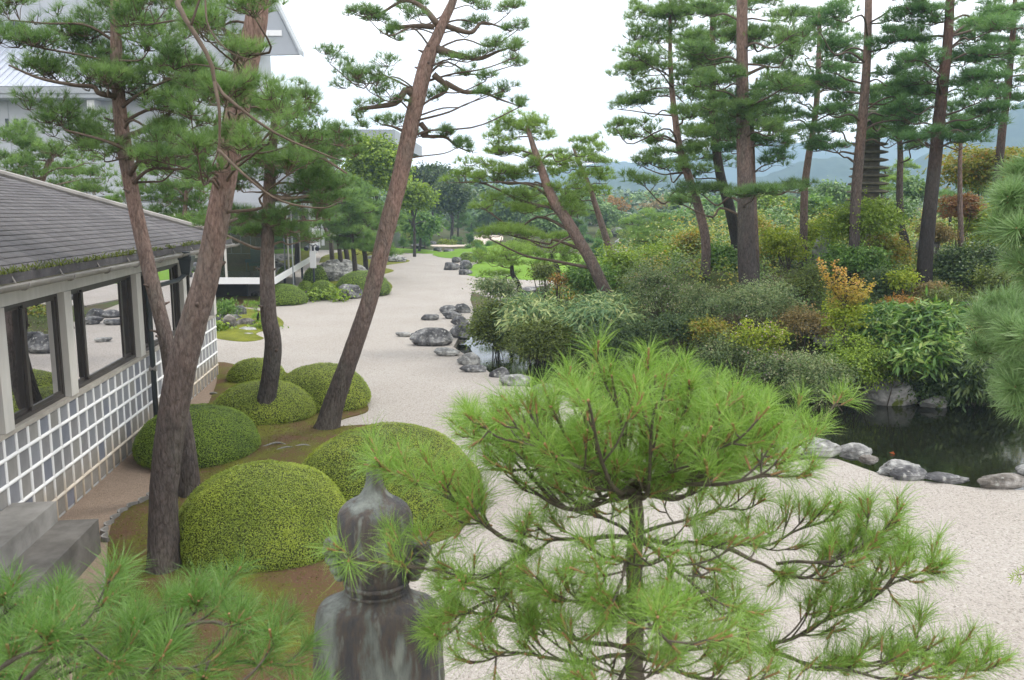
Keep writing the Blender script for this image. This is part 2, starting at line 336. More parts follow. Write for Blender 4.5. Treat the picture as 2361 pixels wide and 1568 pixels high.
def ground_mat(name, cols, s1, s2, bump=.5, detail2=.6):
    m, nt, p, o = new_mat(name); v = coords(nt)
    n1 = N(nt, "ShaderNodeTexNoise", Scale=s1, Detail=6, Roughness=.6); nt.links.new(v, n1.inputs["Vector"])
    n2 = N(nt, "ShaderNodeTexNoise", Scale=s2, Detail=6, Roughness=.75); nt.links.new(v, n2.inputs["Vector"])
    mx = N(nt, "ShaderNodeMix", data_type='FLOAT'); mx.inputs[0].default_value = detail2
    nt.links.new(n1.outputs["Fac"], mx.inputs[2]); nt.links.new(n2.outputs["Fac"], mx.inputs[3])
    r = ramp(nt, cols, mx.outputs[0]); nt.links.new(r.outputs[0], p.inputs["Base Color"])
    p.inputs["Roughness"].default_value = .95; p.inputs["Specular IOR Level"].default_value = .1
    b = N(nt, "ShaderNodeBump", Strength=bump, Distance=.03); nt.links.new(n2.outputs["Fac"], b.inputs["Height"]); nt.links.new(b.outputs[0], p.inputs["Normal"])
    return m
M['moss'] = ground_mat('moss_and_needles', [(.32, (.06, .036, .024)), (.44, (.14, .08, .052)), (.49, (.105, .08, .032)), (.53, (.11, .115, .022)), (.66, (.19, .20, .035))], 1.1, 32, .9, .5)
M['moss_green'] = ground_mat('green_moss', [(.3, (.075, .065, .02)), (.45, (.12, .135, .02)), (.6, (.19, .205, .03)), (.75, (.24, .25, .05))], 1.6, 22, .8, .5)
M['lawn'] = ground_mat('bright_lawn', [(.3, (.09, .175, .02)), (.5, (.135, .245, .028)), (.7, (.18, .30, .04))], .25, 6, .3, .5)
M['earth'] = ground_mat('forest_floor', [(.3, (.035, .035, .018)), (.42, (.085, .066, .042)), (.52, (.06, .08, .025)), (.7, (.10, .13, .04))], .5, 7, .8, .5)
M['hill'] = ground_mat('wooded_hill', [(.35, (.012, .028, .02)), (.5, (.025, .05, .032)), (.65, (.055, .08, .045))], .02, .12, .6, .6)

# ------------------------------------------------------------------ terrain
NEAR = [at_z(*q)[:2] for q in [(1045, 800), (1105, 838), (1130, 860), (1180, 882), (1230, 895), (1500, 962), (1790, 1035), (1930, 1058), (2050, 1100), (2160, 1112), (2245, 1124), (2361, 1130)]] + [np.array([9.5, 11.3]), np.array([14.0, 10.6])]
FAR = [at_z(*q, -.12)[:2] for q in [(1085, 765), (1110, 790), (1160, 810), (1240, 835), (1340, 860), (1500, 880), (1880, 930), (1990, 935), (2110, 938), (2200, 905), (2361, 945)]] + [np.array([14.5, 16.5])]
POND = np.array(NEAR + FAR[::-1])
MOUND = np.array(FAR + [np.array(q) for q in [(30, 14), (60, 20), (60, 70), (20, 66), (9, 58), (7, 44), (4, 38), (1.5, 35), (-.8, 34), (-1.7, 31)]])
def sdist(poly, x, y):
    """signed distance, positive inside"""
    p = np.stack([x, y], -1); a = poly; b = np.roll(poly, -1, 0); best = np.full(x.shape, 1e9); ins = np.zeros(x.shape, bool)
    for (ax, ay), (bx, by) in zip(a, b):
        ex, ey = bx - ax, by - ay; t = np.clip(((p[..., 0] - ax) * ex + (p[..., 1] - ay) * ey) / (ex * ex + ey * ey), 0, 1)
        best = np.minimum(best, (p[..., 0] - ax - t * ex) ** 2 + (p[..., 1] - ay - t * ey) ** 2)
        c = ((ay > y) != (by > y)) & (x < (bx - ax) * (y - ay) / (by - ay + 1e-12) + ax); ins ^= c
    return np.where(ins, 1, -1) * np.sqrt(best)
def smooth(t): t = np.clip(t, 0, 1); return t * t * (3 - 2 * t)
def hter(x, y):
    x = np.asarray(x, float); y = np.asarray(y, float)
    z = np.full(np.broadcast(x, y).shape, -.05)
    sm = sdist(MOUND, x, y)
    amp = np.clip(.55 + (x + 1.2) * .23, .45, 2.1)
    z = np.where(sm > 0, np.maximum(z, -.15 + .15 * smooth(sm / .4) + amp * smooth(sm / 5.5)), z)
    sp = sdist(POND, x, y); z = np.where(sp > -.5, np.minimum(z, -.05 - .75 * smooth((sp + .5) / .8)), z)
    far = np.clip(y - 80, 0, 140) * (.014 + .016 * smooth((x + 12) / 20)); z = z + far
    lump = fbm(np.stack([x * .12, y * .12, 0 * x], -1), 5, 3)
    return z + np.where(sm > 2, .18 * lump, 0) + np.where(y > 76, .5 * lump, 0)
def on_ground(px, py, dmax=400):
    r = ray(px, py); ds = np.concatenate([np.linspace(6, 60, 271), np.linspace(60.5, dmax, 700)])
    pts = EYE + (ds / r[1])[:, None] * r; h = hter(pts[:, 0], pts[:, 1]); k = np.argmax(pts[:, 2] <= h)
    if pts[k, 2] > h[k]: k = len(ds) - 1
    return np.array([pts[k, 0], pts[k, 1], float(hter(pts[k, 0], pts[k, 1]))])
def grid_sheet(xs, ys):
    X, Y = np.meshgrid(xs, ys); V = np.stack([X, Y, hter(X, Y)], -1).reshape(-1, 3); w = len(xs)
    i = np.arange(len(ys) - 1)[:, None] * w; j = np.arange(w - 1)[None]
    F = np.stack([i + j, i + j + 1, i + w + j + 1, i + w + j], -1).reshape(-1, 4); return V, [F]
gx = np.concatenate([-np.geomspace(60, 4000, 16)[::-1], np.arange(-58, -16, 2.), np.arange(-16, 18, .4), np.arange(18, 58, 2.), np.geomspace(60, 4000, 16)])
gy = np.concatenate([-np.geomspace(6, 300, 6)[::-1], np.arange(-4, 10, 1.), np.arange(10, 45, .4), np.arange(45, 220, 2.), np.geomspace(222, 4000, 18)])
V, F = grid_sheet(gx, gy)
solo('ground', V, F, M['earth'], (0, 0, 0), kind='structure', smooth=True)

def poly_sheet(name, pts, z, mat, thick=.12, kind='structure', dome=0.0, label=None, cat=None, follow=False, seed=1, sub=.35):
    """flat or gently domed sheet over a closed outline, with a skirt going down"""
    P = np.array([q[:2] for q in pts]); c = P.mean(0)
    n = len(P); L = np.linalg.norm(np.roll(P, -1, 0) - P, axis=1)
    Q = spline(np.vstack([P, P[:1]]), max(24, min(600, int(L.sum() / sub))))[:-1]; m = len(Q)
    if dome and not follow:
        from mathutils.geometry import delaunay_2d_cdt
        sp_ = max(.12, min(1.2, math.sqrt(np.ptp(P[:, 0]) * np.ptp(P[:, 1]) / 2600))); X, Y = np.meshgrid(np.arange(P[:, 0].min(), P[:, 0].max(), sp_), np.arange(P[:, 1].min(), P[:, 1].max(), sp_)); X = X.ravel() + RNG(seed).normal(0, sp_ * .15, X.size); Y = Y.ravel() + RNG(seed + 1).normal(0, sp_ * .15, Y.size)
        k = sdist(Q, X, Y) > sp_ * .45; I = np.c_[X, Y][k]; m2 = m
        vo, eo, fo, _, _, _ = delaunay_2d_cdt([Vector(q) for q in Q] + [Vector(q) for q in I], [(i, (i + 1) % m) for i in range(m)], [], 1, 1e-5)
        A2 = np.array([v[:] for v in vo]); sd = np.maximum(sdist(Q, A2[:, 0], A2[:, 1]), 0); wd = max(.25, sd.max())
        edge = min(.05, thick * .5); zz = z + edge * smooth(sd / .12) + dome * smooth(sd / wd) + dome * .25 * fbm(np.c_[A2 * (1.3 if dome < .3 else .25), A2[:, :1] * 0], seed, 3) * smooth(sd / .6)
        V = np.c_[A2, zz]; T = np.array(fo); nz = np.cross(V[T[:, 1]] - V[T[:, 0]], V[T[:, 2]] - V[T[:, 0]])[:, 2]; T[nz < 0] = T[nz < 0][:, ::-1]
        o = len(V); V = np.vstack([V, np.c_[Q, np.full(m, z - thick)], np.c_[Q, np.full(m, z)]]); a = np.arange(m); b = (a + 1) % m; sg = 1 if sum(Q[i, 0] * Q[(i + 1) % m, 1] - Q[(i + 1) % m, 0] * Q[i, 1] for i in range(m)) > 0 else -1
        sk = np.stack([o + a, o + b, o + m + b, o + m + a], -1); fs = [T, sk if sg > 0 else sk[:, ::-1]]
        return solo(name, V, fs, mat, (c[0], c[1], z), label, cat, None, kind, smooth=True)
    if dome or follow:
        rings = [1.0, .985, .95, .88, .75, .55, .3]; V = []
        for r in rings:
            R = c + (Q - c) * r; h = dome * (1 - r ** 2) if r < .9 else dome * (1 - r ** 2) * 1.0
            zz = np.full(m, z) + h + (.03 * dome) * vnoise(np.c_[R * 3, R[:, :1] * 0], seed)
            if r < 1: zz = zz + min(.05, thick * .5)
            if follow: zz = zz + np.maximum(hter(R[:, 0], R[:, 1]), -.05) + .05
            V.append(np.c_[R, zz])
        zc = z + dome + min(.05, thick * .5) + ((max(float(hter(c[0], c[1])), -.05) + .05) if follow else 0)
        V = np.vstack(V + [np.array([[c[0], c[1], zc]])]); F4 = []; a = np.arange(m); b = (a + 1) % m
        for k in range(len(rings) - 1): F4.append(np.stack([k * m + a, k * m + b, (k + 1) * m + b, (k + 1) * m + a], -1))
        k = (len(rings) - 1) * m; F3 = np.stack([k + a, k + b, np.full(m, k + m)], -1)
        sk = V[:m] - [0, 0, thick]; o = len(V); V = np.vstack([V, sk]); F4.append(np.stack([o + a, o + b, b, a], -1))
        fs = [np.vstack(F4), F3]
    else:
        T = tessellate_polygon([[Vector((*q, 0)) for q in Q]]); V = np.c_[Q, np.full(m, z)]
        a = np.arange(m); b = (a + 1) % m; V = np.vstack([V, V - [0, 0, thick]]); T = np.array(T)
        nz = np.cross(V[T[:, 1]] - V[T[:, 0]], V[T[:, 2]] - V[T[:, 0]])[:, 2]; T[nz < 0] = T[nz < 0][:, ::-1]
        fs = [np.stack([m + a, m + b, b, a], -1), T]
    loc = (c[0], c[1], z) if not follow else (c[0], c[1], float(V[:, 2].min()))
    return solo(name, V, fs, mat, loc, label, cat, None, kind, smooth=bool(dome))

GR = [(3.5, -2), (10, -2), (14, 9.5)] + [tuple(q) for q in (NEAR[::-1])] + [at_z(*q)[:2] for q in [(1062, 770), (1085, 745), (1092, 715), (1084, 690), (1088, 672)]] + \
     [(-.6, 36), (1.5, 37), (4, 41), (6, 46), (3, 50), (-1, 62), (-2, 68), (-4, 71), (-7, 76), (-18, 77), (-24, 60), (-24, 25), (-7.0, 21), (-6.8, 20), (-5.0, 9), (-4, -2)]
P_ = np.array(GR); # straight outline kept sharp: no spline
T = tessellate_polygon([[Vector((*q, 0)) for q in P_]]); m_ = len(P_); V = np.c_[P_, np.zeros(m_)]; V = np.vstack([V, V - [0, 0, .5]])
T = np.array(T); nz = np.cross(V[T[:, 1]] - V[T[:, 0]], V[T[:, 2]] - V[T[:, 0]])[:, 2]; T[nz < 0] = T[nz < 0][:, ::-1]
a_ = np.arange(m_); b_ = (a_ + 1) % m_
solo('gravel', V, [np.stack([m_ + a_, m_ + b_, b_, a_], -1), T], M['gravel'], (0, 0, 0), kind='structure')
solo('pond_water', [[-4, 9, -.16], [40, 9, -.16], [40, 30, -.16], [-4, 30, -.16]], [[[0, 1, 2, 3]]], M['water'], (0, 0, -.16), kind='structure')

# ------------------------------------------------------------------ hills and haze
def hill(name, pts, d, zbase=-5, depth=140, seed=0):
    """ridge outline (px,py of the crest) at distance d, with real depth front and back"""
    C = np.array([at_d(px, py, d) for px, py in pts]); C = spline(C, 160)
    rows = []
    for k, (f, h) in enumerate([(-1, 0), (-.75, .22), (-.5, .48), (-.25, .78), (0, 1), (.3, .8), (.65, .4), (1, 0)]):
        R = C.copy(); R[:, 1] += f * depth * (1 + .25 * vnoise(np.c_[C[:, 0] * .01, np.full(160, k * 3.1), C[:, 0] * 0], seed)); z = zbase + (C[:, 2] - zbase) * h
        R[:, 2] = z * (1 + .05 * fbm(np.c_[R[:, :2] * .03, R[:, :1] * 0], seed, 3)) + (1.2 * vnoise(np.c_[R[:, :2] * .2, R[:, :1] * 0], seed + 3) if 0 < h else 0); rows.append(R)
    V = np.vstack(rows); i = np.arange(7)[:, None] * 160; j = np.arange(159)[None]
    F = np.stack([i + j, i + j + 1, i + 160 + j + 1, i + 160 + j], -1).reshape(-1, 4)
    solo(name, V, [F], M['hill'], (0, d, 0), kind='structure', smooth=True)
hill('far_hills', [(500, 420), (900, 408), (1080, 405), (1200, 400), (1330, 384), (1420, 372), (1500, 372), (1600, 352), (1700, 330), (1800, 322), (1900, 332), (2000, 322), (2200, 300), (2500, 300), (2900, 340)], 1150, seed=3)
hill('near_hills', [(700, 455), (1000, 446), (1200, 442), (1330, 412), (1450, 392), (1540, 400), (1660, 420), (1760, 408), (1850, 372), (1930, 362), (2050, 385), (2150, 350), (2260, 300), (2361, 235), (2550, 190), (2900, 260)], 640, depth=90, seed=8)
hm, nt, p_, o_ = new_mat('haze_air'); nt.nodes.remove(p_)
pv = nt.nodes.new("ShaderNodeVolumePrincipled"); pv.inputs["Color"].default_value = (.56, .76, 1.0, 1); pv.inputs["Density"].default_value = .0007; pv.inputs["Anisotropy"].default_value = .2
nt.links.new(pv.outputs[0], o_.inputs["Volume"])
B().box((-1500, -25, -9), (1500, 1320, 150)).solo('haze', hm, (0, 0, 0), kind='stuff')

# ------------------------------------------------------------------ near building with the tiled wall
WA = np.array([-5.846, 10.551, 0.0]); WD = np.array([-.11681, .99315, 0]); WN = np.array([.99315, .11681, 0])
WROT = math.atan2(WD[1], WD[0])
def wc(s, o, z): return WA + WD * s + WN * o + np.array([0, 0, z])
S0, S1 = -5.0, 9.42
hb = thing('garden_house', 'low tiled-wall garden house with grey shingle roof and big sliding windows', 'building', wc(0, -2.5, 0))
B().box((S0, -.2, -.1), (S1, 0, 1.40), wc).part('base_wall', M['white_wall'], hb)
b = B().box((S0, -.2, 1.40), (S1, .035, 1.46), wc); b.part('sill', M['sill'], hb)
b = B().box((S0, -.16, 2.86), (S1, .03, 3.14), wc); b.part('header', M['cream_paint'], hb)
POSTS = [(-3.95, -3.72), (-1.26, -1.03), (.66, .9), (3.68, 3.93), (6.62, 6.86), (9.18, 9.42)]
for p0, p1 in POSTS: B().box((p0, -.17, 1.462), (p1, .055, 2.858), wc).part('post', M['cream_paint'], hb)
B().box((S0, -5.2, -.1), (S1, -5.0, 3.1), wc).box((S1 - .2, -5.0, -.1), (S1 - .001, -.201, 3.1), wc).box((S0, -5.0, -.1), (S0 + .2, -.201, 3.1), wc).part('rear_wall', M['white_wall'], hb)
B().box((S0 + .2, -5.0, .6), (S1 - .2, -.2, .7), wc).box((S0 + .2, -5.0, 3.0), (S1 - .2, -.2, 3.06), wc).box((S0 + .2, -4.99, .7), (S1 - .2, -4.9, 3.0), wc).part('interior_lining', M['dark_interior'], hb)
glass, nt, p_, o_ = new_mat('window_glass'); nt.nodes.remove(p_)
gl = N(nt, "ShaderNodeBsdfGlossy", Roughness=.0, Color=(.80, .80, .82, 1)); tr = N(nt, "ShaderNodeBsdfTransparent", Color=(.62, .66, .66, 1)); fr = N(nt, "ShaderNodeFresnel", IOR=2.1)
mx = nt.nodes.new("ShaderNodeMixShader"); nt.links.new(fr.outputs[0], mx.inputs[0]); nt.links.new(tr.outputs[0], mx.inputs[1]); nt.links.new(gl.outputs[0], mx.inputs[2]); nt.links.new(mx.outputs[0], o_.inputs["Surface"])
M['glass'] = glass
def wwindow(s0, s1, mull):
    z0, z1 = 1.462, 2.858; f = .05
    w = B().box((s0, -.15, z0), (s1, -.03, z0 + f), wc).box((s0, -.15, z1 - f), (s1, -.03, z1), wc).box((s0, -.15, z0 + f), (s0 + f, -.03, z1 - f), wc).box((s1 - f, -.15, z0 + f), (s1, -.03, z1 - f), wc).part('window', M['frame_brown'], hb)
    edges = [s0 + f] + mull + [s1 - f]
    for k in range(len(edges) - 1):
        a, c = edges[k], edges[k + 1]; o = -.08 if k % 2 else -.12
        g = .045; z2, z3 = z0 + f, z1 - f
        B().box((a, o, z2), (c, o + .035, z2 + g), wc).box((a, o, z3 - g), (c, o + .035, z3), wc).box((a - (.03 if k else 0), o, z2 + g), (a + g, o + .035, z3 - g), wc).box((c - g, o, z2 + g), (c + (.03 if k < len(mull) else 0), o + .035, z3 - g), wc).part('sash', M['frame_brown'], w)
        B().box((a + g, o + .012, z2 + g), (c - g, o + .018, z3 - g), wc).part('pane', M['glass'], w)
wwindow(-1.03, .66, [-.33]); wwindow(.9, 3.68, [1.55, 3.2]); wwindow(3.93, 6.62, [4.6, 6.2]); wwindow(6.86, 9.18, [7.5, 8.8]); wwindow(-3.72, -1.26, [-3.1]); wwindow(S0 + .02, -3.95, [])
# tiles and plaster joints: 0.3 m grid
ROWS = [(.0, .267), (.267, .565), (.565, .865), (.865, 1.16), (1.16, 1.40)]
COLS = np.arange(-4.94, 9.42, .3075); rg = RNG(4)
TM = {}
for r, (z0, z1) in enumerate(ROWS):
    b = B().box((.03, 0, .02 if r else .03), (.2775, .012, z1 - z0 - .02)); V, f, t = b.get(); TM[r] = mesh_data('tile', V, f, M['tile_wall'])
TT = [M['tile_wall']] + [stone_like('grey_wall_tile', [(.28, c0), (.5, c1), (.7, c2)], 1.9, .42, .15, 30, stretch=(1, 1, .5), spec=.4, bdist=.004) for c0, c1, c2 in
      [((.15, .15, .165), (.24, .235, .245), (.35, .345, .34)), ((.13, .14, .175), (.19, .20, .24), (.28, .29, .32)), ((.19, .185, .18), (.28, .27, .26), (.38, .36, .34))]]
low = stone_like('splashed_wall_tile', [(.3, (.19, .175, .155)), (.5, (.27, .25, .225)), (.7, (.36, .34, .31))], 2.2, .7, .2, 24, bdist=.004)
TV = {}
for r in TM:
    for k, mm in enumerate(TT):
        me = TM[r].copy(); me.materials[0] = mm if r >= 2 or k == 2 else low; TV[r, k] = me
vis = [(r, s) for r in range(5) for s in COLS]
for r, s in vis:
    kk = int(rg.choice(4, p=[.4, .3, .15, .15])); q = wc(s, .015, ROWS[r][0])
    link('tile', TV[r, kk], hb, q - LOC[hb.name], (rg.normal(0, .006), rg.normal(0, .006), WROT)).rotation_euler.z += math.pi * 0 + rg.normal(0, .006)
jm, nt, p_, o_ = new_mat('plaster_joint')
tcn = nt.nodes.new("ShaderNodeTexCoord"); sx = nt.nodes.new("ShaderNodeSeparateXYZ"); nt.links.new(tcn.outputs["Object"], sx.inputs[0])
nn = N(nt, "ShaderNodeTexNoise", Scale=3, Detail=5); nt.links.new(tcn.outputs["Object"], nn.inputs["Vector"])
ma = N(nt, "ShaderNodeMath", operation='MULTIPLY_ADD'); nt.links.new(nn.outputs["Fac"], ma.inputs[0]); ma.inputs[1].default_value = .5; nt.links.new(sx.outputs["Z"], ma.inputs[2])
rr = ramp(nt, [(.35, (.46, .38, .29)), (.55, (.58, .51, .42)), (.8, (.74, .74, .74))], ma.outputs[0]); nt.links.new(rr.outputs[0], p_.inputs["Base Color"]); p_.inputs["Roughness"].default_value = .7
M['joint'] = jm
def halfround(fr, L, w, h):                   # bar along x, width w (z), proud h (y)
    a = np.linspace(0, math.pi, 7); pr = np.c_[h * np.sin(a), -w / 2 * np.cos(a)]
    V = np.array([fr(x, y, z) for x in (0, L) for y, z in pr]); k = 7
    return V, [[i, i + 1, k + i + 1, k + i] for i in range(k - 1)], []
for z in (.267, .565, .865, 1.16):
    bb = B(); Vv, F4, _ = halfround(lambda x, y, zz: wc(S0 + x, y + .008, z + zz), S1 - S0, .052, .03); bb.add(Vv, F4).part('joint', M['joint'], hb, True)
for s in np.append(COLS, 9.40):
    bb = B(); Vv, F4, _ = halfround(lambda x, y, zz: wc(s + zz, y + .006, x), 1.398, .044, .026); bb.add(Vv, F4).part('joint', M['joint'], hb, True)
# roof: eave line to the ridge, hipped at the garden end
EO, EZ, SL = .42, 3.27, .36
def rp(s, o): return wc(s, o, EZ + (EO - o) * SL - .008 * s)
def roof_hit(px, py):
    r = ray(px, py); A, Bq, Cq = rp(0, EO), rp(1, EO), rp(0, EO - 1); n = np.cross(Bq - A, Cq - A); t = n @ (A - EYE) / (n @ r); p = EYE + t * r
    return (p - WA) @ WD, (p - WA) @ WN
H1 = roof_hit(500, 556); H2 = roof_hit(300, 487); H3 = roof_hit(262, 466); H4 = roof_hit(0, 405); SE = 9.75
def edge_o(s):                                # where the far edge of the visible roof slope lies
    pts = sorted([(SE, EO), (H2[0], H2[1]), (H4[0], H4[1]), (-9, H4[1] + (H4[1] - H2[1]) / (H4[0] - H2[0]) * (-9 - H4[0]))])
    return float(np.interp(s, [q[0] for q in pts], [q[1] for q in pts]))
mo = min(edge_o(-6.), -3.2)
ss = np.linspace(-6, SE, 24); top = [rp(s, max(edge_o(s), -6)) for s in ss]; bot = [rp(s, EO) for s in ss]
V = np.array(bot + top + [q - [0, 0, .10] for q in bot] + [wc(s, -6.2, 3.0) for s in ss]); n = 24; i = np.arange(n - 1)
F = np.vstack([np.stack([i, i + 1, n + i + 1, n + i], -1), np.stack([2 * n + i, 2 * n + i + 1, i + 1, i], -1), np.stack([n + i, n + i + 1, 3 * n + i + 1, 3 * n + i], -1), np.stack([2 * n + i + 1, 2 * n + i, 3 * n + i, 3 * n + i + 1], -1)])
M['shingle'] = stone_like('grey_brown_shingle', [(.28, (.045, .041, .043)), (.5, (.088, .082, .086)), (.72, (.14, .133, .137))], 3, .8, .5, 18, spec=.3, cols2=(.22, .21, .205), f2=.68, s2=20)
roof = part('roof', V, [F], M['shingle'], hb)
# shingles laid in courses; the nearest are single pieces, the rest one joined part
ROT = Matrix(((WD[0], -WN[0], 0), (WD[1], -WN[1], 0), (0, 0, 1)))
cand = []
EXP, SWD = .15, .34
ncourse = int((EO - mo) / EXP)
for c in range(ncourse):
    o = EO - c * EXP
    for s in np.arange(-5.8 + (c % 2) * .15, SE, SWD):
        if edge_o(s + SWD) > o - .02: continue
        x, y = proj(rp(s + .15, o)); cand.append((np.linalg.norm(rp(s, o) - EYE) + (0 if -30 < x < 560 else 100), s, o))
cand.sort()
SV = []
for k in range(4):
    lift = .014 + .001 * k
    bb = B(); bb.hexa(np.array([[.001, 0, .0], [SWD - .002, 0, .0], [SWD - .002, .19, -.01], [.001, .19, -.01], [.001, 0, lift], [SWD - .002, 0, lift], [SWD - .002, .19, .002], [.001, .19, .002]]))
    V, f, t = bb.get(); V[:, 2] += V[:, 1] * SL + .006; V[:, 1:2] = V[:, 1:2]; SV.append((V, f))
# local axes: x along eave, y up the slope (towards -WN)
def sh_world(V, s, o):
    base = rp(s, o); return base + V[:, :1] * WD + V[:, 1:2] * (-WN) + V[:, 2:3] * np.array([0, 0, 1.]) - V[:, :1] * np.array([0, 0, .008])
SMATS = [M['shingle']] + [stone_like('grey_brown_shingle', [(.28, c0), (.5, c1), (.72, c2)], 4, .8, .5, 18, spec=.3) for c0, c1, c2 in [((.05, .046, .048), (.098, .092, .095), (.15, .143, .146)), ((.04, .037, .039), (.078, .073, .076), (.125, .119, .123))]]
SD = []
for (V, f) in SV:
    Vw = V[:, :1] * WD + V[:, 1:2] * (-WN) + V[:, 2:3] * np.array([0, 0, 1.]) - V[:, :1] * np.array([0, 0, .008])
    for mm in SMATS: SD.append(mesh_data('shingle', Vw, f, mm))
rest = B()
for k, (dd, s, o) in enumerate(cand):
    if k < 298: link('shingle', SD[int(rg.integers(len(SD)))], roof, rp(s, o) - LOC[roof.name])
    else:
        V, f = SV[int(rg.integers(4))]; rest.add(sh_world(V, s, o), f[0])
ro = rest.part('shingles', M['shingle'], roof); ro["kind"] = 'stuff'
# ridge cap along the far edge
rc = [rp(s, max(edge_o(s), -6)) + [0, 0, .05] for s in np.linspace(-6, SE - .1, 12)]
B().tube(rc, .07, 8).part('ridge_cap', M['gutter'], roof)
# gutter with brackets, moss along the eave, downpipe and rain head
def gz(s): return 3.16 - .008 * s
gu = B(); a = np.linspace(math.pi, 2 * math.pi, 9)
for rr_, t in ((.062, 1), (.055, -1)):
    V = np.array([wc(s, .52 + rr_ * math.cos(q), gz(s) + rr_ * math.sin(q)) for s in np.linspace(S0, 9.8, 12) for q in a]); i = np.arange(11)[:, None] * 9; j = np.arange(8)[None]
    F = np.stack([i + j, i + 9 + j, i + 9 + j + 1, i + j + 1], -1).reshape(-1, 4); gu.add(V, F)
gu.part('gutter', M['gutter'], hb, True)
for s in np.arange(-1.6, 9.8, 1.25):
    a2 = np.linspace(math.pi * .95, 2.05 * math.pi, 8); B().tube([wc(s, .52 + .069 * math.cos(q), gz(s) + .069 * math.sin(q)) for q in a2], .008, 5).tube([wc(s, .45, gz(s)), wc(s, .40, gz(s) + .1)], .01, 5).part('gutter_bracket', M['gutter'], hb)
rg = RNG(9); n = 2000; s = rg.uniform(-5, 9.7, n); keep = vnoise(np.c_[s * 2.2, s * 0, s * 0], 3) > -.55; s = s[keep]; n = len(s)
o = EO + .03 - np.abs(rg.normal(0, .05, n)); base = np.array([rp(a, b) for a, b in zip(s, o)]) + [0, 0, .012]
tip = base + np.c_[rg.normal(0, .02, (n, 2)), rg.uniform(.02, .06, n)]; side = nrm(rg.normal(0, 1, (n, 3))) * .012
V = np.stack([base - side, base + side, tip], 1).reshape(-1, 3); mo_ = part('eave_moss', V, [np.arange(3 * n).reshape(-1, 3)], M['eave'], hb, np.repeat(rg.uniform(0, 1, n), 3)); mo_["kind"] = 'stuff'
sp_ = 4.02
B().tube([wc(sp_, .13, -.05), wc(sp_, .13, 2.55), wc(sp_ + .02, .2, 2.7)], .045, 10).part('downpipe', M['pipe'], hb, True)
B().tube([wc(sp_, .07, 1.2), wc(sp_, .19, 1.2)], .05, 8).part('pipe_clip', M['gutter'], hb)
hs = 5.15
B().hexa([wc(hs - .06, .42, 2.72), wc(hs + .06, .42, 2.72), wc(hs + .06, .56, 2.72), wc(hs - .06, .56, 2.72), wc(hs - .13, .40, 3.0), wc(hs + .13, .40, 3.0), wc(hs + .13, .62, 3.0), wc(hs - .13, .62, 3.0)]).box((hs - .14, .39, 3.0), (hs + .14, .63, 3.06), wc).box((hs - .05, .45, 3.06), (hs + .05, .57, 3.14), wc).tube([wc(hs, .49, 2.74), wc(hs - .2, .40, 2.64), wc(sp_ + .06, .2, 2.6), wc(sp_, .13, 2.5)], .04, 8).part('rain_head', M['pipe'], hb)

# concrete steps against the wall
st = thing('concrete_steps', 'stained concrete steps, two treads, against the tiled wall', 'steps', wc(-2.2, .5, 0))
B().box((-4.6, .05, -.05), (-1.25, .52, .66), wc).part('step', M['concrete'], st)
B().box((-4.6, .522, -.05), (-1.22, .95, .42), wc).part('step', M['concrete_dark'], st)
# path beside the wall
pp = [wc(-5, .03, 0), wc(9.6, .03, 0), wc(9.6, .75, 0)] + [at_z(*q) for q in [(470, 960), (400, 1075), (345, 1150), (300, 1172), (262, 1205), (250, 1240), (245, 1300), (225, 1400)]] + [np.array([-2.2, 4, 0]), np.array([-3.5, 3, 0])]
P_ = np.array([q[:2] for q in pp]); T = np.array(tessellate_polygon([[Vector((*q, 0)) for q in P_]])); m_ = len(P_); V = np.c_[P_, np.full(m_, .012)]
nz = np.cross(V[T[:, 1]] - V[T[:, 0]], V[T[:, 2]] - V[T[:, 0]])[:, 2]; T[nz < 0] = T[nz < 0][:, ::-1]
solo('path', V, [T], M['path'], (0, 0, 0), kind='structure')
# moss bed between path and gravel
BED = [at_z(*q)[:2] for q in [(250, 1240), (262, 1205), (300, 1172), (345, 1150), (400, 1075), (470, 955), (500, 880), (500, 838), (560, 845), (650, 858), (800, 905), (850, 945), (790, 968), (770, 985), (900, 985), (1080, 1060), (1110, 1150), (1060, 1225), (985, 1262), (950, 1300), (930, 1360), (915, 1450), (905, 1600)]] + [np.array([-.75, 4.5]), np.array([-.9, 2.5]), np.array([-2.4, 3.0]), at_z(235, 1400)[:2], at_z(246, 1300)[:2]]
poly_sheet('moss_bed', BED, .02, M['moss'], .08, dome=.10, sub=.2)
# edging of short curved roof tiles along the path
ed = thing('tile_edging', 'row of short curved edging tiles between brown path and moss', 'edging', at_z(262, 1205))
ep = spline([at_z(*q, .03) for q in [(250, 1247), (246, 1222), (262, 1203), (280, 1185), (300, 1171), (322, 1160), (345, 1149), (370, 1120), (400, 1072)]], 40)
L = np.cumsum(np.r_[0, np.linalg.norm(np.diff(ep, axis=0), axis=1)]); k = 0; u = 0
while u < L[-1] - .2:
    q0 = np.array([np.interp(u, L, ep[:, c]) for c in range(3)]); q1 = np.array([np.interp(u + .2, L, ep[:, c]) for c in range(3)]); t = nrm(q1 - q0); nn_ = np.array([-t[1], t[0], 0])
    arc = [q0 + t * (.2 * x) + nn_ * (.065 * math.sin(math.pi * x)) + [0, 0, .04] for x in np.linspace(0, 1, 8)]
    bb = B()
    for a, c in zip(arc[:-1], arc[1:]):
        w = nn_ * .012; bb.hexa([a - w - [0, 0, .1], c - w - [0, 0, .1], c + w - [0, 0, .1], a + w - [0, 0, .1], a - w, c - w, c + w, a + w])
    bb.part('tile', M['concrete'], ed); u += .225
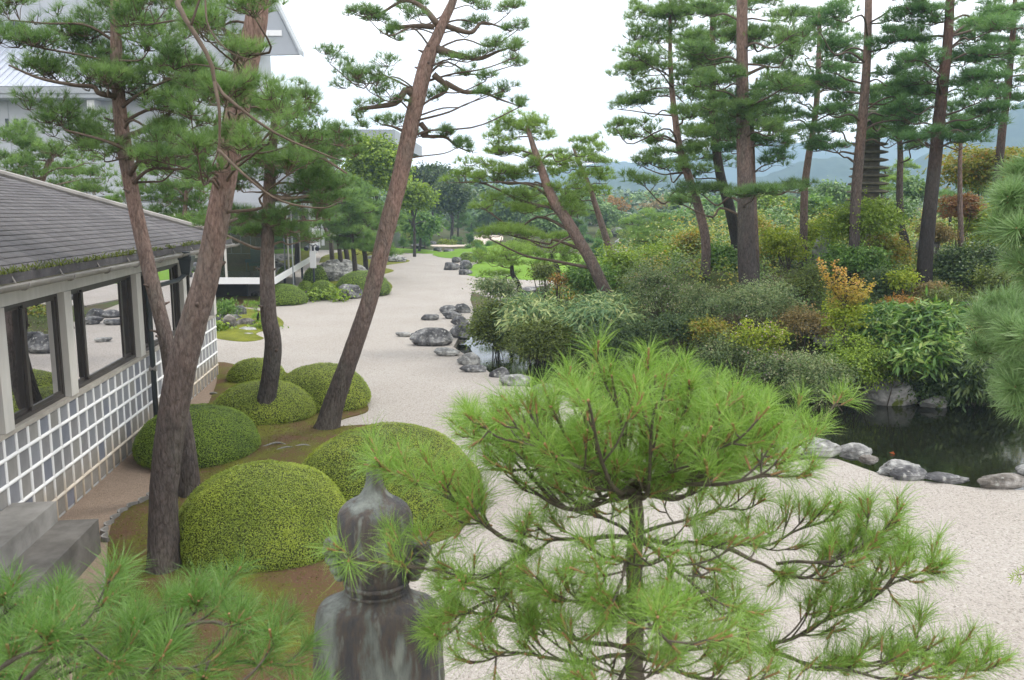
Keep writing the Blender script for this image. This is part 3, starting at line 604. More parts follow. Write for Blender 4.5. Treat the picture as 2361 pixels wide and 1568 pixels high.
g = at_z(203, 1270); B().tube([g + [-.1, -.18, .02], g + [.02, .04, .06]], .035, 12).tube([g + [.02, .04, .06], g + [.055, .10, .07]], .045, 12).solo('drain_pipe', M['pvc'], g, 'short grey plastic pipe end lying on the brown path', 'pipe', smooth=False)
g = at_z(494, 911); B().tube([g + [-.1, .03, .03], g + [0, 0, .04], g + [.1, -.04, .03]], [.02, .035, .02], 7).solo('driftwood', M['concrete'], g, 'small pale wood offcut lying on path by the wall corner', 'wood')

# ------------------------------------------------------------------ museum behind: main block, gable wing
def bx(a, b, t=.5): return B().box(a, b)
mb = thing('museum_building', 'large white museum building with pale blue-grey roof tiers behind pines', 'building', (-24, 56, 0))
y0 = 52.0
def zx(px, py, d=y0): p = at_d(px, py, d); return p[0], p[2]
xl, zf = zx(-260, 215); xr = zx(585, 215)[0]
z1 = zx(0, 205)[1]; z2 = zx(0, 228)[1]
bx((xl, y0 + 1.2, -1), (xr - .9, y0 + 12, z2)).part('lower_wall', M['museum_wall'], mb)
B().hexa([[xl, y0, z2], [xr, y0, z2], [xr, y0 + 12, z2], [xl, y0 + 12, z2], [xl, y0, z2 + .22], [xr, y0, z2 + .22], [xr, y0 + 12, z2 + .22], [xl, y0 + 12, z2 + .22]]).part('soffit', M['soffit'], mb)
B().box((xl, y0 - .12, z2 + .05), (xr + .05, y0 + .1, z2 + .30)).box((xl, y0 - .2, z2 + .30), (xr + .1, y0 + .1, z1 + .12)).part('fascia', M['metal_grey'], mb)
zt = at_d(0, 88, y0 + 6)[2]
B().hexa([[xl, y0 - .2, z1 + .1], [xr + .1, y0 - .2, z1 + .1], [xr - 1, y0 + 7, z1 + .1], [xl, y0 + 7, z1 + .1], [xl, y0 - .2, z1 + .14], [xr + .1, y0 - .2, z1 + .14], [xr - 1, y0 + 6, zt], [xl, y0 + 6, zt]]).part('lower_roof', M['roof_blue'], mb)
for zz in (.35, .62): B().tube([[xl, y0 + .35 + zz * 1.4, z1 + .3 + zz * .62], [at_d(60 if zz > .5 else 30, 190, y0)[0] + 0.8, y0 + .35 + zz * 1.4, z1 + .3 + zz * .62]], .04, 6).part('snow_rail', M['metal_grey'], mb)
xu = at_d(470, 60, y0 + 6)[0]
bx((xl, y0 + 5.8, zt - .4), (xu, y0 + 12, zt + 6)).part('upper_wall', M['museum_wall'], mb)
for px in (-12, 3, 28, 40, 52): 
    p = at_d(px, 60, y0 + 5.78); w = .13; bx((p[0] - w, y0 + 5.72, p[2] - .55), (p[0] + w, y0 + 5.84, p[2] + .3)).part('window_slot', M['slate'], mb)
for px in (-8, 17, 38, 58, 165, 185):
    p = at_d(px, 284, y0 + 1.2); w = .09; bx((p[0] - w, y0 + 1.14, p[2] - .26), (p[0] + w, y0 + 1.25, p[2] + .26)).part('window_slot', M['slate'], mb)
p = at_d(203, 238, y0); bx((p[0] - .22, y0 + .3, z2 - .55), (p[0] + .22, y0 + 1.22, z2 - .01)).part('bracket', M['metal_white'], mb)
for xj in np.arange(xl + 1.5, xr - 1, 2.4): bx((xj, y0 + 1.17, 0), (xj + .03, y0 + 1.198, z2 - .01)).part('panel_joint', M['metal_grey'], mb)
for xj in np.arange(xl + 1.5, xu, 2.4): bx((xj, y0 + 5.77, zt - .3), (xj + .03, y0 + 5.798, zt + 5.9)).part('panel_joint', M['metal_grey'], mb)
for xj in np.arange(xl + .3, xr - .3, .45): B().hexa([[xj, y0 - .15, z1 + .142], [xj + .05, y0 - .15, z1 + .142], [xj + .05, y0 + 5.7, zt - .03], [xj, y0 + 5.7, zt - .03], [xj, y0 - .15, z1 + .20], [xj + .05, y0 - .15, z1 + .20], [xj + .05, y0 + 5.7, zt + .03], [xj, y0 + 5.7, zt + .03]]).part('roof_batten', M['roof_blue'], mb)
zb = at_d(430, 262, y0)[2]; zc = at_d(430, 345, y0)[2]
bx((at_d(230, 300, y0)[0], y0 + .9, zc - .1), (xr - .9, y0 + 1.3, zc + .15)).part('ledge', M['metal_white'], mb)
bx((at_d(225, 400, y0)[0], y0 + .7, at_d(250, 452, y0)[2]), (at_d(292, 400, y0)[0], y0 + 1.25, at_d(250, 441, y0)[2])).part('base_band', M['slate'], mb)
# gable wing: the eave end of a steep roof seen from below
gw = thing('gable_wing', 'white museum wing with steep overhanging grey eave above the leaning pines', 'building', (-14, 52, 0))
E0, E1 = at_d(689, 124, 50), at_d(600, -60, 50); dirr = nrm(E1 - E0); E2 = E0 + dirr * 9
for a, c, nm_, mt in ((0, .26, 'eave_edge', 'metal_grey'),):
    off = np.array([0, 0, c]); Q0 = [E0, E2, E2 + [0, 1.2, 0], E0 + [0, 1.2, 0]]; B().hexa([q for q in Q0] + [q + off for q in Q0]).part(nm_, M[mt], gw)
lf = at_d(560, 135, 50.6)
S_ = [E0 + [-.02, .1, -.02], E2 + [-.1, .1, -.1], [lf[0] - 4, 50.1, E2[2]], [lf[0] - 1.0, 50.1, E0[2] - .1]]
V = np.array([q for q in S_] + [np.array(q) + [0, .25, 0] for q in S_]); B().hexa(V).part('gable_face', M['soffit'], gw)
p = at_d(632, 77, 50); bx((p[0] - .45, 50.02, p[2] - .12), (p[0] + .42, 50.098, p[2] + .18)).part('vent', M['metal_white'], gw)
wl = at_d(505, 60, 50.3); wr = at_d(622, 60, 50.3); bx((wl[0] - 3, 50.4, -1), (wr[0] - .6, 52.4, wl[2] + 4)).part('wall', M['museum_wall'], gw)
# long gallery wing with the glass corridor and a round column
gal = thing('gallery_wing', 'pale gallery wing with glass corridor and overhanging flat roof', 'building', (-16, 62, 0))
xa = at_d(748, 420, 52)[0]
bx((xa - 14, 52, at_d(748, 452, 52)[2]), (xa, 66, at_d(748, 385, 52)[2])).part('upper_wall', M['museum_wall'], gal)
for k in range(3): 
    p = at_d(706 + 13 * k, 440, 51.98); bx((p[0] - .14, 51.9, p[2] - .5), (p[0] + .14, 51.97, p[2] + .25)).part('window_slot', M['slate'], gal)
q = at_d(918, 320, 76); bx((q[0] - 12, 74, at_d(900, 334, 76)[2]), (q[0], 96, at_d(900, 303, 76)[2])).part('roof_slab', M['soffit'], gal)
for k, px in enumerate((719, 728, 735, 745)):
    p = at_z(px, 590 - k * 8); bx((p[0] - .13, p[1] - .13, -.1), (p[0] + .13, p[1] + .13, at_d(740, 452, 52)[2])).part('post', M['metal_white'], gal)
c = at_z(912, 574); B().tube([c - [0, 0, .1], c + [0, 0, 9.9]], .46, 24).solo('round_column', M['metal_grey'], c, 'stout round grey column beside the far lawn edge', 'column', smooth=True)

# glass pavilion
pv_ = thing('glass_pavilion', 'glass-walled pavilion on raised white slab with seats inside', 'building', (-12, 38, .85))
A0 = np.array([-9.36, 34.0, 0]); UD = nrm(np.array([-1.74, 13.7, 0])); UL = np.array([-1.0, 0.0, 0])
def pc(u, l, z): return A0 + UD * u + UL * l + np.array([0, 0, z])
LN = 13.8; PW = 9.0; zS = .86
B().box((0, 0, zS), (LN, PW, zS + .26), pc).part('slab', M['metal_white'], pv_)
B().box((0, -.0, 3.75), (LN, PW, 4.05), pc).part('roof', M['metal_grey'], pv_)
B().box((.3, PW - .2, zS + .262), (LN - .3, PW, 3.748), pc).box((LN - .2, .1, zS + .262), (LN - .05, PW - .21, 3.748), pc).part('rear_wall', M['wood_interior'], pv_)
B().box((3.4, 1.3, zS + .262), (3.5, 7.5, 3.748), pc).part('partition', M['wood_interior'], pv_)
sb = B()
for k in range(10): sb.box((3.34, 1.5 + k * .42, zS + 1.0), (3.398, 1.53 + k * .42, 3.4), pc)
for k in range(6): sb.box((3.345, 1.5, zS + 1.0 + k * .38), (3.393, 5.31, zS + 1.03 + k * .38), pc)
sb.part('lattice_screen', M['cream_paint'], pv_)
B().box((2.5, 1.6, -.1), (2.7, PW, zS - .002), pc).part('underside_wall', M['dark_interior'], pv_)
for l in (0.02, 1.9, 3.8, 5.7): B().box((.02, l, zS + .262), (.10, l + .09, 3.748), pc).part('mullion', M['cream_paint'], pv_)
for u in (4.4, 8.9, 13.5): B().box((u, .02, zS + .262), (u + .09, .11, 3.748), pc).part('mullion', M['cream_paint'], pv_)
for l0, l1 in ((.11, 1.9), (1.99, 3.8), (3.89, 5.7)): B().box((.05, l0, zS + .262), (.07, l1, 3.748), pc).part('pane', M['glass'], pv_)
for u0, u1 in ((.1, 4.4), (4.49, 8.9), (8.99, 13.5)): B().box((u0, .05, zS + .262), (u1, .07, 3.748), pc).part('pane', M['glass'], pv_)
for u in (2., 5.5, 9, 12.5): B().box((u, .35, -.1), (u + .1, .45, zS - .002), pc).part('pier', M['slate'], pv_)
B().tube([pc(4.6, -.12, 0), pc(4.6, -.12, 3.7)], .035, 6).part('drain_chain', M['metal_grey'], pv_)
for k, (u, l) in enumerate(((1.2, .9), (1.3, 2.6), (3.2, 1.4), (1.6, 4.3))):
    c = thing('armchair', ['teal armchair nearest the glass corner inside the pavilion', 'teal armchair behind the middle front pane of the pavilion', 'teal armchair farthest back along the pavilion side glass', 'teal armchair deepest in the pavilion near the shrine wall'][k], 'chair', pc(u, l, zS + .262), 'armchairs inside the pavilion')
    B().box((u - .3, l - .3, zS + .66), (u + .3, l + .3, zS + .78), pc).part('seat', M['teal'], c)
    B().box((u + .22, l - .3, zS + .782), (u + .3, l + .3, zS + 1.3), pc).part('backrest', M['teal'], c)
    for a in (-.25, .22):
        for e in (-.28, .24): B().box((u + a, l + e, zS + .265), (u + a + .04, l + e + .04, zS + .658), pc).part('leg', M['metal_grey'], c)
# lamp post at the pavilion corner
g = np.array([*at_d(724, 640, 38)[:2], 0.]); lp = thing('garden_spotlight', 'black twin-head spotlight post with white box by pavilion', 'lamp', g)
zt_ = at_d(724, 568, 38)[2]
B().tube([g, g + [0, 0, zt_]], .045, 8).part('pole', M['slate'], lp)
B().box(g + [-.13, -.12, zt_ - .95], g + [.13, -.05, zt_ - .2]).part('box', M['metal_white'], lp)
for s_ in (-1, 1): B().tube([g + [0, 0, zt_ + .02], g + [s_ * .15, -.05, zt_ + .08], g + [s_ * .22, -.1, zt_ - .02]], .02, 6).tube([g + [s_ * .22, -.02, zt_ - .02], g + [s_ * .24, -.26, zt_ - .1]], [.07, .10], 10).part('lamp_head', M['slate'], lp)

# ------------------------------------------------------------------ rocks
import bmesh
def ico(sub):
    bm = bmesh.new(); bmesh.ops.create_icosphere(bm, subdivisions=sub, radius=1); V = np.array([v.co[:] for v in bm.verts]); F = np.array([[v.index for v in f.verts] for f in bm.faces]); bm.free(); return V, F
ICO = {k: ico(k) for k in (2, 3, 4, 5)}
def rock_shape(seed, sub=4, facets=11, noise=.10, flat=.0):
    rg = RNG(seed); V, F = ICO[sub]; n = nrm(rg.normal(0, 1, (facets, 3))); d = rg.uniform(.45, .95, facets)
    n = np.vstack([n, [[0, 0, 1.]]]); d = np.r_[d, .8 - flat]
    den = V @ n.T; t = np.where(den > .05, d / np.maximum(den, .05), 9.); r = -np.log(np.exp(-t * 34).sum(1) + 1e-12) / 34; r = np.clip(r, .3, 1.25)
    W = V * r[:, None]; W = W * (1 + noise * fbm(W * 2.3, seed, 4) - .5 * noise * np.abs(vnoise(W * np.array([5, 5, 9]), seed + 5)))[:, None]
    W = W + nrm(V) * (.05 * fbm(W * 7, seed + 2, 4))[:, None]
    lo, hi = W.min(0), W.max(0); W = (W - (lo + hi) / 2) / ((hi - lo) / 2); return W, F
RL = []
def rock(x0, x1, yt, yb, label, mat='rock_dark', name='rock', group='garden rocks', seed=None, dep=.75, base=None, sub=4, flat=0., noise=.17, d=None):
    g = on_ground((x0 + x1) / 2, yb) if base is None else base
    if base is None and g[1] < 75 and sdist(MOUND, np.array([g[0]]), np.array([g[1]]))[0] < 0: g = at_z((x0 + x1) / 2, yb, 0.0)
    if d is not None: g = at_d((x0 + x1) / 2, yb, d)
    dz = axis_depth(g); r = (x1 - x0) / 2 / FOC * dz; rd = r * dep
    c = g + np.array([g[0], g[1], 0]) / np.hypot(g[0], g[1]) * rd * .9; W, F = rock_shape(len(RL) * 7 + 3 if seed is None else seed, sub, noise=noise, flat=flat)
    lo, hi = .02, 6.
    r *= axis_depth(c) / dz
    for _ in range(30):
        h = (lo + hi) / 2; V = c + W * [r, rd, h * .62] + [0, 0, h * .38]; y = proj(V)[1].min()
        if y > yt: lo = h
        else: hi = h
    V = c + W * [r, rd, h * .62] + [0, 0, h * .38]
    o = solo(name, V, [F], M[mat], c, label, 'rock', group, None, smooth=False); RL.append(o); return o
R_ = rock
R_(945, 1045, 755, 799, 'big slanting grey boulder at the tip of the pond', dep=.55, seed=41)
R_(912, 951, 765, 777, 'low flat pale rock lying on gravel beside the big slanting boulder', 'rock_pale', dep=.6, flat=.3, seed=5)
R_(970, 1013, 724, 739, 'small isolated flat-topped dark rock on the white gravel', dep=.6, flat=.35, seed=6)
R_(1013, 1058, 703, 722, 'ridged dark rock at the back of the shore group', dep=.6, seed=9)
R_(1045, 1086, 699, 722, 'dark rock tucked against the shore azalea', dep=.6, seed=10)
R_(1017, 1066, 717, 736, 'smooth bluish rock in the middle of the shore group', dep=.6, flat=.2, seed=11)
R_(1038, 1086, 728, 752, 'rugged grey rock at the front of the shore group', dep=.6, seed=12)
R_(1034, 1092, 748, 780, 'grey rock between the big slanting boulder and the azalea', seed=13, dep=.6)
R_(1000, 1062, 800, 822, 'low grey shore stone just below the bright water', 'rock_pale', seed=14, dep=.5)
R_(1052, 1108, 812, 843, 'rounded mottled stone where brown water begins', 'rock_pale', seed=15, dep=.6)
R_(1058, 1122, 841, 859, 'thin low stone along the gravel edge of brown water', seed=16, dep=.4)
R_(1127, 1175, 845, 871, 'squat grey stone on the brown water edge', seed=17, dep=.6)
R_(1150, 1226, 862, 890, 'broad grey stone next to the front pine canopy', 'rock_pale', seed=18, dep=.5)
R_(1225, 1290, 884, 912, 'pale shore stone hidden by the front pine needles', 'rock_pale', seed=19, dep=.6)
R_(1560, 1640, 985, 1020, 'pale shore stone glimpsed through the front pine', 'rock_pale', seed=20, dep=.6)
R_(1660, 1720, 1010, 1035, 'small shore stone glimpsed through front pine twigs', 'rock_pale', seed=21, dep=.6)
R_(1782, 1936, 1000, 1058, 'long pale sloping boulder beside the front pine at pond edge', 'rock_pale', seed=22, dep=.45)
R_(1932, 2008, 1020, 1060, 'blocky pale stone next to the orange koi', 'rock_pale', seed=23, dep=.6)
R_(1978, 2025, 1048, 1070, 'small brown stone by the red and white koi', 'rock_brown', seed=24, dep=.5)
R_(2022, 2120, 1058, 1098, 'wide pale stone in front of the koi', 'rock_pale', seed=25, dep=.5)
R_(2048, 2135, 1072, 1108, 'dark rounded stone leaning on the wide pale one', 'rock_dark', seed=26, dep=.45)
R_(2132, 2232, 1087, 1114, 'low dark stone along the lower pond edge', 'rock_dark', seed=27, dep=.4)
R_(2245, 2362, 1090, 1128, 'long grey pitted stone at the near pond edge', 'rock_brown', seed=28, dep=.4)
R_(2340, 2420, 1070, 1118, 'whitish stone at the near pond corner', 'rock_pale', seed=29, dep=.5)
R_(1985, 2110, 870, 937, 'big smooth grey boulder rising from water under the shrubs', 'rock_moss', base=at_z(2048, 937, -.16), seed=30, dep=.5)
R_(2115, 2180, 912, 942, 'small mossy stone in water beside the big smooth boulder', 'rock_moss', base=at_z(2150, 942, -.16), seed=31, dep=.6)
# left side of the gravel
R_(716, 850, 597, 655, 'huge grey boulder with white streaks behind the clipped domes', 'rock_pale', seed=33, dep=.6, sub=5)
R_(780, 836, 655, 690, 'rugged dark rock between two clipped domes', seed=34)
R_(690, 726, 668, 688, 'low dark stone beside the round dome', seed=35)
R_(835, 938, 586, 606, 'low line of pale rocks on the moss spit', 'rock_pale', seed=36, dep=.5)
R_(580, 615, 670, 685, 'low grey stone under the glass pavilion', 'rock_brown', seed=37)
R_(537, 570, 704, 735, 'tall dark rock in the moss islet', seed=38, dep=.7)
R_(494, 560, 724, 745, 'flat dark slab behind the egg-shaped rock', seed=39, dep=.6, flat=.3)
R_(516, 547, 724, 763, 'upright egg-shaped brown rock on the moss islet', 'rock_brown', seed=40, dep=.8)
R_(545, 590, 733, 757, 'rounded grey-brown rock right beside the egg-shaped one', 'rock_brown', seed=42)
R_(540, 593, 753, 766, 'flat pale stepping slab on the moss islet', 'rock_pale', seed=43, flat=.4)
R_(524, 556, 765, 773, 'thin brownish stepping stone at the edge of the islet', 'rock_brown', seed=44, flat=.4)
R_(553, 586, 767, 775, 'small white stepping stone in moss', 'rock_pale', seed=45, flat=.4)
R_(547, 583, 774, 782, 'lowest grey stepping stone in front of the islet', 'rock_pale', seed=46, flat=.4)
# far rocks
R_(999, 1019, 570, 580, 'dark block rock on the far lawn edge', sub=3)
R_(1022, 1048, 573, 584, 'wide dark rock lying on the lawn tongue', sub=3)
R_(946, 984, 562, 574, 'long dark rock under the far cloud pines', sub=3)
R_(990, 1008, 556, 566, 'small rock behind the far lawn', sub=3)
R_(1041, 1064, 592, 606, 'dark rock behind the lawn-edge dome', sub=3)
R_(1062, 1094, 581, 592, 'grey rock topping the lawn-edge dome', sub=3)
R_(1023, 1062, 604, 623, 'long dark rock on the gravel at the lawn edge', sub=3, seed=50)
R_(1058, 1090, 599, 622, 'tall dark rock under the dark cloud pine', sub=3, seed=51)
R_(1057, 1090, 621, 634, 'low black rock in front of the lawn', sub=3, seed=52, flat=.3)
R_(1176, 1196, 548, 561, 'grey rock beside the far round dome', sub=3)
R_(1504, 1529, 486, 504, 'pointed standing stone on the far slope', 'rock_pale', sub=3, name='standing_stone', seed=53)
R_(1586, 1600, 486, 507, 'slim standing stone behind the red pine trunk', 'rock_pale', sub=3, name='standing_stone', seed=54)
R_(1405, 1448, 524, 546, 'long grey rock on the mid slope by thin trunk', sub=3, seed=55)
R_(1417, 1453, 550, 565, 'pale rounded rock below the long grey one', 'rock_pale', sub=3, seed=56)
R_(1395, 1470, 575, 590, 'flat pale rock behind the lespedeza', 'rock_pale', sub=3, seed=57)
R_(1868, 1920, 540, 645, 'tall pale slanted standing stone among green maples', 'rock_pale', d=24.5, seed=58, name='standing_stone', dep=.5)
R_(2110, 2165, 545, 595, 'pale mossy boulder behind the grey pine trunk', 'rock_moss', d=25, seed=59)
R_(1828, 1925, 735, 778, 'flat grey rock behind the yellow maple sapling', 'rock_pale', d=19.6, seed=60)
R_(1870, 1960, 770, 800, 'weathered rock at the foot of yellow maple sapling', 'rock_pale', d=18.9, seed=61)
R_(2170, 2260, 690, 725, 'dark rock under the pines on the slope', 'rock_dark', d=21, seed=62)
R_(1190, 1300, 660, 680, 'dark flat rock behind the small leaning pine', 'rock_dark', seed=63, dep=.5)

# moss patches and lawns
poly_sheet('moss_islet', [at_z(*q) for q in [(488, 778), (488, 735), (500, 712), (560, 712), (620, 722), (650, 738), (650, 752), (612, 762), (590, 770), (608, 781), (570, 788), (525, 785)]], .01, M['moss_green'], .08, dome=.10)
poly_sheet('moss_ground', [at_z(*q) for q in [(470, 708), (470, 688), (560, 684), (632, 684), (690, 676), (735, 680), (700, 692), (660, 704), (600, 709), (540, 708)]], .01, M['moss'], .08, dome=.12)
poly_sheet('moss_spit', [at_z(*q) for q in [(700, 676), (705, 640), (740, 612), (770, 596), (850, 588), (932, 598), (940, 604), (880, 614), (908, 624), (880, 636), (902, 655), (900, 668), (860, 682), (780, 686)]], .01, M['moss_green'], .08, dome=.18)
poly_sheet('moss_mound', [at_z(*q) for q in [(735, 606), (748, 590), (800, 580), (850, 580), (900, 583), (850, 590), (790, 600)]], .01, M['moss_green'], .1, dome=.35)
poly_sheet('lawn', [at_z(*q) for q in [(860, 581), (930, 583), (1000, 585), (1008, 580), (940, 574), (860, 573)]], .01, M['lawn'], .1, dome=.12)
poly_sheet('lawn', [at_z(*q) for q in [(996, 588), (1020, 594), (1062, 596), (1130, 590), (1220, 580), (1210, 566), (1100, 567), (1060, 574), (1010, 582)]], .01, M['lawn'], .14, dome=.28)
poly_sheet('lawn', [at_z(*q) for q in [(1068, 631), (1090, 637), (1150, 643), (1240, 646), (1330, 646), (1420, 635), (1420, 598), (1300, 590), (1150, 594), (1098, 608), (1080, 622)]], .01, M['lawn'], .14, dome=.38)
poly_sheet('sand', [on_ground(*q) for q in [(985, 567), (1020, 566), (1060, 566), (1080, 567), (1050, 570), (1005, 570)]], .015, M['sand'], .04, follow=True, dome=.005)
poly_sheet('sand', [on_ground(*q) for q in [(1078, 563), (1090, 552), (1098, 546), (1150, 545), (1160, 552), (1150, 560), (1118, 565)]], .015, M['sand'], .04, follow=True, dome=.005)

# ------------------------------------------------------------------ leaf and needle generators
def leaves(P, Nn, L, W, rg, droop=.0, fold=.15, dirs=None):
    n = len(P); Nn = nrm(Nn); r = rg.normal(0, 1, (n, 3)) if dirs is None else dirs
    D = nrm(r - (r * Nn).sum(1, keepdims=True) * Nn); D[:, 2] -= droop; D = nrm(D); S = np.cross(Nn, D)
    L = np.broadcast_to(L, (n,))[:, None]; W = np.broadcast_to(W, (n,))[:, None]
    a = P; c = P + D * L; m = P + D * L * .45
    V = np.stack([a, m + S * W / 2 + Nn * W * fold, c, m - S * W / 2 + Nn * W * fold], 1).reshape(-1, 3)
    return V, np.arange(4 * n).reshape(-1, 4)
def needles(C, A, n, L, w, rg, spread=1.15, back=.25, bend=0.0):
    """n needles fanned round each shoot tip C with axis A"""
    m = len(C); A = nrm(A); Cn = np.repeat(C, n, 0); An = np.repeat(A, n, 0)
    th = spread * np.sqrt(rg.uniform(.02, 1, m * n)); r = rg.normal(0, 1, (m * n, 3)); Pp = nrm(r - (r * An).sum(1, keepdims=True) * An)
    D = An * np.cos(th)[:, None] + Pp * np.sin(th)[:, None]; ln = L * rg.uniform(.75, 1.15, m * n)[:, None]
    b = Cn - An * (L * back * rg.uniform(0, 1, (m * n, 1))); s = nrm(np.cross(D, rg.normal(0, 1, (m * n, 3)))) * (w / 2)
    if bend:
        mid = b + D * ln * .55; tip = b + D * ln + np.array([0, 0, -1.]) * ln * bend
        V = np.stack([b - s, b + s, mid + s, mid - s, tip], 1).reshape(-1, 3); i = np.arange(m * n)[:, None] * 5
        return V, [i + np.array([0, 1, 2, 3]), i + np.array([3, 2, 4])], 5
    V = np.stack([b - s, b + s, b + D * ln], 1).reshape(-1, 3); return V, [np.arange(3 * m * n).reshape(-1, 3)], 3

def pad_points(rg, c, rx, ry, rz, n, lumps):
    """shoot tips of one flat layered pad: several uneven lumps; returns points, axes, lump centres"""
    k = lumps; an = rg.uniform(0, 2 * math.pi, k); rr = np.sqrt(rg.uniform(0, 1, k)) * .72
    L = c + np.c_[np.cos(an) * rr * rx, np.sin(an) * rr * ry, rg.normal(0, .45, k) * rz]
    sz = rg.uniform(.34, .62, k) * (1.15 - .35 * rr)
    idx = rg.choice(k, n, p=sz ** 2 / (sz ** 2).sum()); u = rg.normal(0, 1, (n, 3)); u = nrm(u) * (rg.uniform(0, 1, n) ** .45)[:, None]
    u[:, 2] = np.abs(u[:, 2]) * .9 - .12
    s = sz[idx][:, None]; P = L[idx] + u * s * np.array([rx, ry, rz * 1.5])
    A = u * np.array([.75, .75, .5]) + np.array([0, 0, .62]) + rg.normal(0, .22, (n, 3)); return P, nrm(A), L, sz, idx
def pine(label, trunk, pads, d, seed, needle='needle', bk='bark_red', L=.13, w=.006, nn=18, dens=70, name='pine_tree', cat='pine tree', group='garden pines', rough=.03, sides=14, low=.35, limb_mat='branch_light', twigs=.25, ydep=.9, extra=None, lump=6, spread=1.15, djit=.35, foot=True, limb_r=1.0, rzs=1.0, clothe=False):
    """trunk: (px,py,width_px) from base to top at distance d (or (px,py,w,d)); pads: (px,py,rx,ry[,dd])"""
    rg = RNG(seed); T = [at_d(q[0], q[1], q[3] if len(q) > 3 else d) for q in trunk]
    R = [q[2] / 2 / FOC * axis_depth(p) for q, p in zip(trunk, T)]
    g = T[0]; zg = max(float(hter(g[0], g[1])), -.05)
    if foot and g[2] - zg > .05: dirv = (T[0] - T[1]) / max(T[1][2] - T[0][2], .2); q = T[0] + dirv * .5 * (g[2] - zg); T.insert(0, np.array([q[0], q[1], zg - .1])); R.insert(0, R[0] * 1.12)
    ns = max(16, int(sum(np.linalg.norm(np.diff(T, axis=0), axis=1)) / (.06 if d < 16 else .25)))
    C = spline(T, ns); Rr = np.interp(np.linspace(0, 1, ns), np.linspace(0, 1, len(R)), R)
    fl = np.linspace(0, 1, ns); Rr = Rr * (1 + .30 * np.exp(-fl * ns * (.06 if d < 16 else .25) / .22)); hgt = C[:, 2] - C[0, 2]
    t = thing(name, label, cat, (C[0][0], C[0][1], zg), group)
    V, F, Fc = tube(C, Rr, sides, True, rough, seed); zz = np.clip(V[:, 2] - zg, 0, None)
    part('trunk', V, [F, np.array(Fc)], M[bk], t, np.clip((zz / 3.0 - low) * .9 + .1, 0, 1) + .0 * zz, True)
    if d < 16:                                 # dead branch stubs and knots
        for _ in range(9):
            k = int(rg.uniform(.25, .85) * ns); an = rg.uniform(0, 6.28); v = nrm(np.array([math.cos(an), math.sin(an), .35])); q = C[k] + v * Rr[k] * .8; B().tube([q, q + v * (Rr[k] * .2 + .03), q + v * (Rr[k] * .2 + rg.uniform(.04, .12))], [Rr[k] * .24, Rr[k] * .17, Rr[k] * .09], 7, True, rough=.1, seed=seed).part('branch_stub', M[bk], t, True)
    if clothe and extra: pads = list(pads) + [(q[0] + rg.normal(0, 4), q[1] - 7, 25, 11, (q[2] if len(q) > 2 else d) - d, 1) for e_ in extra for q in e_[0][2:]]
    AP, AA, AT = [], [], []; tw = B(); nb = 0; ztop = C[-1, 2]
    for pd in pads:
        px, py, rx, ry = pd[:4]; dd = d + (pd[4] if len(pd) > 4 else rg.normal(0, djit)); c = at_d(px, py, dd); z = axis_depth(c) / FOC
        rx, rz = rx * z, ry * z * (rzs if len(pd) < 6 else 1); ryy = max(rx * ydep * .8, rz)
        n = int(dens * math.pi * rx * ryy) + 8
        P, A, Lc, sz, idx = pad_points(rg, c, rx, ryy, rz, n, lump); AP.append(P); AA.append(A)
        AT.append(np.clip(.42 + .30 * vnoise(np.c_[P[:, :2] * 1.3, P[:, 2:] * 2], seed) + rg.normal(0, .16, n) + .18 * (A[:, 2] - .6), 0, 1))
        # limb from the trunk
        hd = np.linalg.norm(C[:, :2] - c[:2], axis=1); want = c[2] - .30 * hd - .1 * rz; k = int(np.argmin(np.abs(C[:, 2] - want) + .15 * hd)); k = min(k, ns - 2)
        s = C[k]; e = c - np.array([0, 0, rz * .75]); r0 = min(Rr[k] * .30, (.012 + .016 * np.linalg.norm(e - s)) * limb_r); dl = np.linalg.norm(e - s)
        if len(pd) > 5: forks = [e]
        elif dl > .12:
            q1 = s * .66 + e * .34 + rg.normal(0, .07, 3) * dl + [0, 0, .06 * dl]; q2 = s * .33 + e * .67 + rg.normal(0, .07, 3) * dl - [0, 0, .03 * dl]
            lp = spline([s, q1, q2, e], 12); bb = B().tube(lp, np.linspace(r0, max(r0 * .4, .006), 12), 7, True, rough=.08, seed=seed); bb.part('branch', M[limb_mat], t, True)
            forks = lp[4:]
        else: forks = [s]
        for l in Lc:
            fork = forks[int(np.argmin([np.linalg.norm(l - q - np.array([0, 0, .5 * rz])) for q in forks]))]
            mid = (fork + l) / 2 + rg.normal(0, .06, 3) * np.linalg.norm(l - fork); tw.tube(spline([fork, mid, l - [0, 0, rz * .3]], 5), np.linspace(max(r0 * .26, .005), max(r0 * .12, .0035), 5), 4, False)
        m = int(n * twigs)
        for q in rg.choice(n, min(m, n), replace=False):
            l = Lc[idx[q]] - [0, 0, rz * .3]; e2 = P[q]; md = l * .5 + e2 * .5 + [0, 0, -.12 * np.linalg.norm(e2 - l)]
            tw.tube([l, md, e2], [max(w * .9, .0035)] * 2 + [max(w * .6, .0025)], 3, False)
    if extra:
        for pts, r0, r1 in extra: 
            pts = [at_d(*q) if len(q) == 3 else at_d(q[0], q[1], d) for q in pts]; B().tube(spline(pts, 18), np.linspace(r0, r1, 18), 8, True, rough=.08, seed=seed).part('branch', M[limb_mat], t, True)
    if tw.V: tw.part('twigs', M[limb_mat], t)["kind"] = 'stuff'
    P, A, T_ = np.vstack(AP), np.vstack(AA), np.concatenate(AT)
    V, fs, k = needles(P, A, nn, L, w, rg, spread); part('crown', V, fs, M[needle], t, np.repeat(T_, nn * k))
    return t

